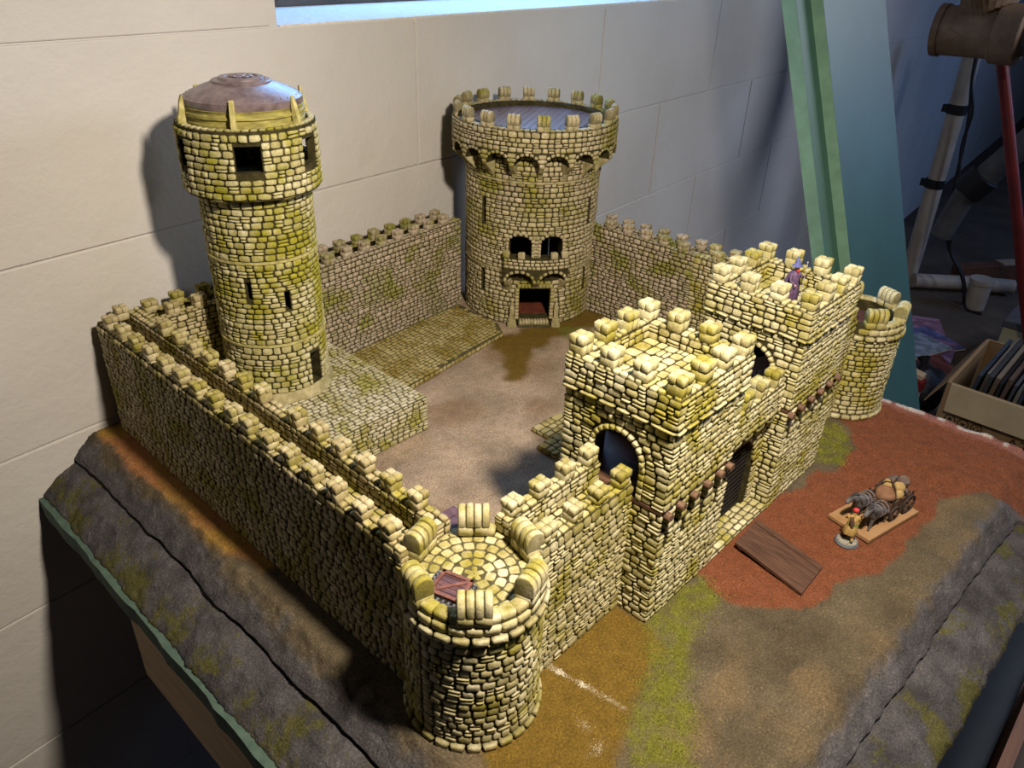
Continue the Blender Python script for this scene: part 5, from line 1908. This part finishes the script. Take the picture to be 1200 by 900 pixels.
# ------------------------------------------------------------------ foam boards against the wall
def build_boards():
    slope = .365                     # dy per dz: leaning back on the block wall
    def board(label, x0, yb, wid, th):
        # front face passes through (x0, yb) at z = 9
        def P(x, z, d): return V((x, yb + (z - 9) * slope + d, z))
        z0, z1 = FLOOR_Z, 78.0
        t = thing('foam_board', label, 'foam board', P(x0 + wid / 2, z0, th / 2), 'green foam boards leaning on the wall')
        MB().extrude([P(x0, z0, .02), P(x0 + wid, z0, .02), P(x0 + wid, z1, .02), P(x0, z1, .02)], V((0, th - .04, 0))).build('foam_slab', M['green_foam'], t)
        mb = MB().extrude([P(x0 + .05, z0 + .05, 0), P(x0 + wid, z0 + .05, 0), P(x0 + wid, z1, 0), P(x0 + .05, z1, 0)], V((0, .03, 0)))
        mb.build('face_skin', M['teal_foam'] if 'teal' in label else M['green_skin_shaded'], t)
    board('rear green foam board leaning on block wall, only its edge strip showing', 60, 8.9, 16.5, 1.5)
    board('front foam board with smooth teal face leaning on the rear board', 63.2, 7.6, 16.0, 1.3)
build_boards()

# ------------------------------------------------------------------ background plumbing and clutter
def build_background():
    # clay soil pipe with branch and collar
    t = thing('soil_pipe', 'mottled brown soil pipe with collar hanging by the block wall', 'pipe', (150, 24, 24))
    a, b = V((150, 30.0, 24.6)), V((150, 15.0, 24.9))
    ax = (b - a).normalized()
    MB().tube([a, a.lerp(b, .62)], 4.2, 24).build('pipe_body', M['clay'], t, smooth=40)
    MB().tube([a.lerp(b, .6), a.lerp(b, .63), a.lerp(b, .9), a.lerp(b, .92)], [4.2, 4.9, 5.0, 4.5], 24).build('collar', M['clay'], t, smooth=40)
    MB().tube([a.lerp(b, .92), b + ax * 14], 3.3, 24).build('pipe_run', M['grey_pipe'], t, smooth=40)
    MB().tube([a.lerp(b, .25), a.lerp(b, .42) + Z1 * 6, a.lerp(b, .5) + Z1 * 22], [4.4, 4.8, 4.6], 24).build('branch', M['clay'], t, smooth=40)
    MB().tube([a - ax * .6, a + ax * .6], 4.5, 24).build('end_cap', M['clay'], t, smooth=40)
    # white drain pipe, vertical, with clips and floor run
    t = thing('drain_pipe', 'off-white vertical drain pipe with black clips beside the cables', 'pipe', (235, 44, FLOOR_Z))
    MB().tube([(235, 44, FLOOR_Z), (235, 45, 18)], 2.4, 20).build('pipe_body', M['pvc'], t, smooth=40)
    for z in (-1, -22):
        MB().tube([(235, 44.6, z - 1.3), (235, 44.6, z + 1.3)], 2.65, 20).build('pipe_clip', M['black'], t, smooth=40)
        MB().box((233.2, 46.4, z - 1.0), (234.6, 48.2, z + 1.0)).build('clip_arm', M['black'], t)
    t = thing('floor_pipe', 'pale pipe run lying along the floor with an upright stub', 'pipe', (236, 35, FLOOR_Z))
    MB().tube([(232, 41.5, -51), (243, 28.5, -51), (250, 18, -51)], 2.2, 16).build('pipe_run', M['pvc'], t, smooth=40)
    MB().tube([(232, 23.5, -54), (232, 23.5, -46)], 3.0, 16).build('stub', M['pvc'], t, smooth=40)
    MB().tube([(232, 23.5, -46.3), (232, 23.5, -45)], 3.4, 16).build('stub_collar', M['pvc'], t, smooth=40)
    # cables
    for lab, dy in (('black cable hanging beside drain pipe, straighter one', 0), ('black cable hanging beside drain pipe, looser one', -1.3)):
        pts = [(230, 43 + dy * .2, 22), (230, 42 + dy * .5, 8), (230, 40.3 + dy * 1.2, 0), (230, 39 + dy * .2, -9), (230, 38.2 + dy * 1.3, -20), (230, 36.5 + dy * 1.4, -31), (230, 34.5 + dy, -38), (230, 29.5 + dy * .6, -43.5), (230, 27 + dy * .5, -48), (230, 25.6 + dy, -53.2), (230, 22.5 + dy * 2, -53.5)]
        pts = [(x + dy * 2.2, y, z) for x, y, z in pts]
        sm = []
        for i in range(len(pts) - 1):
            p0, p1, p2, p3 = (V(pts[max(i - 1, 0)]), V(pts[i]), V(pts[i + 1]), V(pts[min(i + 2, len(pts) - 1)]))
            for k in range(5):
                u = k / 5
                sm.append(.5 * ((2 * p1) + (p2 - p0) * u + (2 * p0 - 5 * p1 + 4 * p2 - p3) * u * u + (3 * p1 - p0 - 3 * p2 + p3) * u ** 3))
        sm.append(V(pts[-1]))
        o = MB().tube(sm, .42, 8).build('cable', M['black'], loc=pts[-1], smooth=60)
        tag(o, lab, 'cable', 'black cables by the drain pipe')
    # grey pipe with black coupling
    t = thing('grey_pipe', 'dark grey slanting pipe ending in a black rubber coupling', 'pipe', (205, 25, -12))
    p, q = V((205, 27.5, -13)), V((205, 13, 9))
    MB().tube([p, q], 3.0, 20).build('pipe_body', M['grey_pipe'], t, smooth=40)
    d = (q - p).normalized()
    MB().tube([p - d * 3, p - d * 2.8, p + d * 2.5, p + d * 2.7], [3.3, 3.9, 3.9, 3.3], 20).build('coupling', M['black'], t, smooth=40)
    MB().tube([p - d * 3, p - d * 8 - Z1 * 8], [2.8, 2.8], 16).build('lower_run', M['grey_pipe'], t, smooth=40)
    # red pole
    t = thing('red_pole', 'dark red pole leaning at the right behind the pipes', 'pole', (170, 2, FLOOR_Z))
    MB().tube([(170, -7.2, FLOOR_Z), (170, 22.4, 17.3), (170, 31, 38)], 1.15, 12).build('shaft', M['red_pole'], t, smooth=40)
    MB().tube([(170, -7.2, FLOOR_Z), (170, -6.9, FLOOR_Z + .8)], 1.5, 12).build('tip', M['black'], t, smooth=40)
    # timber along the wall foot
    o = thing('timber_beam', 'rough timber beam lying on the floor behind the pipes', 'beam', (290, 40, FLOOR_Z))
    MB().obox((262, 22, -50), V((16, -12, 0)), V((1.2, 1.6, 0)), V((0, 0, 2.5))).build('beam_body', M['board_brown'], o, bevel=.2)
    MB().obox((262, 22, -47.2), V((4, -3, 0)), V((1.2, 1.6, 0)), V((0, 0, .3))).build('beam_cap', M['tan_board'], o, bevel=.1)
    # carton of records
    x0, x1, ya, yb, zt = 135, 162, -22, 6.8, -34.5
    t = thing('record_carton', 'open brown cardboard carton with printed marks, full of records', 'carton', ((x0 + x1) / 2, (ya + yb) / 2, FLOOR_Z))
    MB().box((x0, ya, FLOOR_Z), (x0 + .5, yb, zt)).build('carton_side', M['carton'], t)
    MB().box((x1 - .5, ya, FLOOR_Z), (x1, yb, zt)).build('carton_side', M['carton'], t)
    MB().box((x0 + .5, ya, FLOOR_Z), (x1 - .5, ya + .5, zt)).build('carton_side', M['carton'], t)
    MB().box((x0 + .5, yb - .5, FLOOR_Z), (x1 - .5, yb, zt)).build('carton_side', M['carton'], t)
    MB().box((x0, ya, FLOOR_Z), (x1, yb, FLOOR_Z + .4)).build('carton_bottom', M['carton'], t)
    MB().extrude([V((x0, ya + .4, zt)), V((x0, yb - .8, zt)), V((x0 - 2.4, yb - 1.4, zt - 4.6)), V((x0 - 2.4, ya, zt - 4.6))], V((-.3, 0, -.1))).build('front_flap', M['carton_light'], t)
    MB().extrude([V((x0 + 1, yb, zt)), V((x1 - 1, yb, zt)), V((x1 - 1, yb + 3.0, zt - 6)), V((x0 + 1, yb + 3.0, zt - 6))], V((0, .1, .3))).build('side_flap', M['carton'], t)
    # printed symbols: three ringed marks and lettering on the face
    def ring(yc, zc, R):
        mb = MB()
        for k in range(20):
            a0, a1 = 2 * pi * k / 20, 2 * pi * (k + 1) / 20
            mb.add([(x0 - .05, yc + R * math.cos(a0), zc + R * math.sin(a0)), (x0 - .05, yc + R * math.cos(a1), zc + R * math.sin(a1)), (x0 - .05, yc + R * .8 * math.cos(a1), zc + R * .8 * math.sin(a1)), (x0 - .05, yc + R * .8 * math.cos(a0), zc + R * .8 * math.sin(a0))], [(0, 1, 2, 3)])
        return mb
    X = x0 - .05
    def poly(mb, pts): return mb.add([(X, y, z) for y, z in pts], [tuple(range(len(pts)))])
    for i, yc in enumerate((4.3, 1.9, -.5)):
        zc = zt - 7.4
        mb = ring(yc, zc, 1.05)
        if i == 0: poly(mb, [(yc - .2, zc - .55), (yc + .2, zc - .55), (yc + .35, zc + .2), (yc, zc + .65), (yc - .35, zc + .2)])
        if i == 1: poly(mb, [(yc - .6, zc + .25), (yc, zc - .5), (yc + .6, zc + .25), (yc + .2, zc + .1), (yc, zc + .3), (yc - .2, zc + .1)])
        if i == 2:
            for k in range(3):
                a = 2 * pi * k / 3 + pi / 2
                poly(mb, [(yc + .65 * math.cos(a + d) * r_, zc + .65 * math.sin(a + d) * r_) for d, r_ in ((-.6, .7), (-.3, 1), (.5, 1), (.6, .6))])
        mb.build('printed_symbol', M['ink'], t)
    cu = bpy.data.curves.new('lettering', 'FONT')
    cu.body = 'ATMA'
    cu.size = 3.2
    tmp = bpy.data.objects.new('tmp', cu)
    COL.objects.link(tmp)
    dg = bpy.context.evaluated_depsgraph_get()
    me = bpy.data.meshes.new_from_object(tmp.evaluated_get(dg))
    bpy.data.objects.remove(tmp)
    org = ORG[t]
    for vv in me.vertices:
        vv.co = (V((X, -5.8 - vv.co.x, zt - 8.9 + vv.co.y)) - org) * S
    me.materials.clear()
    link('printed_lettering', me, M['ink'], t)
    # records standing in the carton, leaning
    rr = random.Random(9)
    cols = [(.04, .05, .07), (.16, .13, .11), (.05, .05, .05), (.22, .17, .12), (.03, .03, .035), (.13, .08, .06), (.08, .08, .09), (.2, .18, .16)]
    mats = [plain_mat('sleeve', c, .5, tuple(x * .7 for x in c), .2) for c in cols]
    names = ['dark navy', 'taupe', 'charcoal', 'tan', 'black', 'brown', 'slate grey', 'pale grey']
    ORD = 'first second third fourth fifth sixth seventh eighth ninth tenth eleventh twelfth thirteenth fourteenth fifteenth sixteenth seventeenth eighteenth nineteenth twentieth twenty-first twenty-second twenty-third twenty-fourth twenty-fifth twenty-sixth twenty-seventh twenty-eighth'.split()
    y = yb - 1.6
    k = 0
    while y > ya + 4.5:
        th = rr.uniform(.5, .9)
        lean = 2.6
        h = 22.4 + rr.uniform(-1.5, .6)
        xo = rr.uniform(0, 1.8)
        yb0 = y - 1.0
        pts = [V((x0 + 1.2 + xo, yb0, FLOOR_Z + .5)), V((x0 + 23.2 + xo, yb0, FLOOR_Z + .5)), V((x0 + 23.2 + xo, yb0 - lean * .6, FLOOR_Z + .5 + h)), V((x0 + 1.2 + xo, yb0 - lean * .6, FLOOR_Z + .5 + h))]
        q = k % 8
        o = MB().extrude(pts, V((0, -th, 0))).build('record_sleeve', mats[q], loc=(x0 + 12, yb0, FLOOR_Z + .5), bevel=.05)
        tag(o, names[q] + ' record sleeve, ' + ORD[k] + " from the carton's folded side flap", 'record', 'record sleeves in the carton')
        y -= th + rr.uniform(.15, .5)
        k += 1
    # cream board behind
    t = thing('cream_box', 'cream coloured storage box standing behind the record carton', 'box', (195, 2, FLOOR_Z))
    MB().box((186, -12, FLOOR_Z), (210, 8.2, -40)).build('box_body', M['cream_board'], t, bevel=.3)
    MB().box((185.6, -12.4, -40), (210.4, 8.6, -38)).build('lid', M['grey_pipe'], t, bevel=.3)
    # magazines and debris on the floor
    mags = [('pink and white', (.42, .22, .32), (205, 29, 25)), ('blue and lilac', (.15, .16, .36), (197, 24.5, 60)), ('violet', (.26, .16, .30), (190, 22, 10)), ('dark red', (.16, .05, .05), (180, 20, 40)), ('pale blue', (.28, .34, .44), (187, 25, -20))]
    for i, (nm, c, (x, y, a)) in enumerate(mags):
        mt = plain_mat('magazine', c, .4, tuple(v * .55 for v in c), .35, lo=.45, hi=.55)
        z = FLOOR_Z + .25 + i * .5
        u, v = V((math.cos(rad(a)), math.sin(rad(a)), 0)), V((-math.sin(rad(a)), math.cos(rad(a)), 0))
        o = thing('magazine', nm + ' glossy magazine lying on the floor beyond the foam boards', 'magazine', (x, y, z - .25), 'magazines on the floor')
        MB().obox((x, y, z), u * 7, v * 5, Z1 * .2).build('pages', M['plaster'], o)
        MB().obox((x, y, z + .23), u * 7.05, v * 5.05, Z1 * .03).build('cover', mt, o)
    t = thing('wood_offcut', 'pale wood offcut with red mark leaning beside the record carton', 'wood', (140, 14, FLOOR_Z))
    MB().obox((142, 13.5, -46), V((.5, 1.4, 0)), V((2.6, -.6, 1)) * .25, V((.4, .3, 8))).build('offcut_body', M['tan_board'], t, bevel=.1)
    MB().obox((141.6, 13.2, -40), V((.55, 1.45, 0)), V((2.6, -.6, 1)) * .27, V((.05, .04, 1))).build('red_mark', M['red_pole'], t)
    t = thing('black_bag', 'crumpled black bag on the floor between boards and carton', 'bag', (150, 16, FLOOR_Z))
    mb = MB().ball((0, 0, 0), (1, 1, 1), 20, 14)
    mb.xform(lambda p: V((158, 16, FLOOR_Z + 5)) + V((p.x * 9, p.y * 5.5, p.z * 5)) * (1 + .25 * noise.noise(p * 2.2)))
    mb.build('bag_body', M['black'], t, smooth=50)
    MB().tube([(158, 16, -45), (158, 16.4, -42.6), (158.6, 17, -41.6)], [1.4, .7, 1.5], 8).build('bag_neck', M['black'], t, smooth=50)
    # dark bin and board in front of the table's right end
    t = thing('storage_bin', 'dark navy plastic storage bin below the cliff edge of the base', 'bin', (42, -19, FLOOR_Z))
    MB().box((22, -21.6, FLOOR_Z), (62, -16.8, -25)).build('bin_body', M['navy'], t, bevel=.5)
    MB().box((21.6, -21.8, -25), (62.4, -16.6, -24)).build('lid', M['navy'], t, bevel=.3)
    t = thing('wooden_shelf_board', 'red brown board standing on edge beside the navy bin', 'board', (44, -22.8, FLOOR_Z))
    MB().box((20, -23.2, FLOOR_Z), (66, -22.4, -22.5)).build('board_body', M['board_brown'], t, bevel=.15)
    MB().box((20, -23.3, -22.5), (66, -22.3, -22.1)).build('edge_strip', M['board_brown'], t)
build_background()
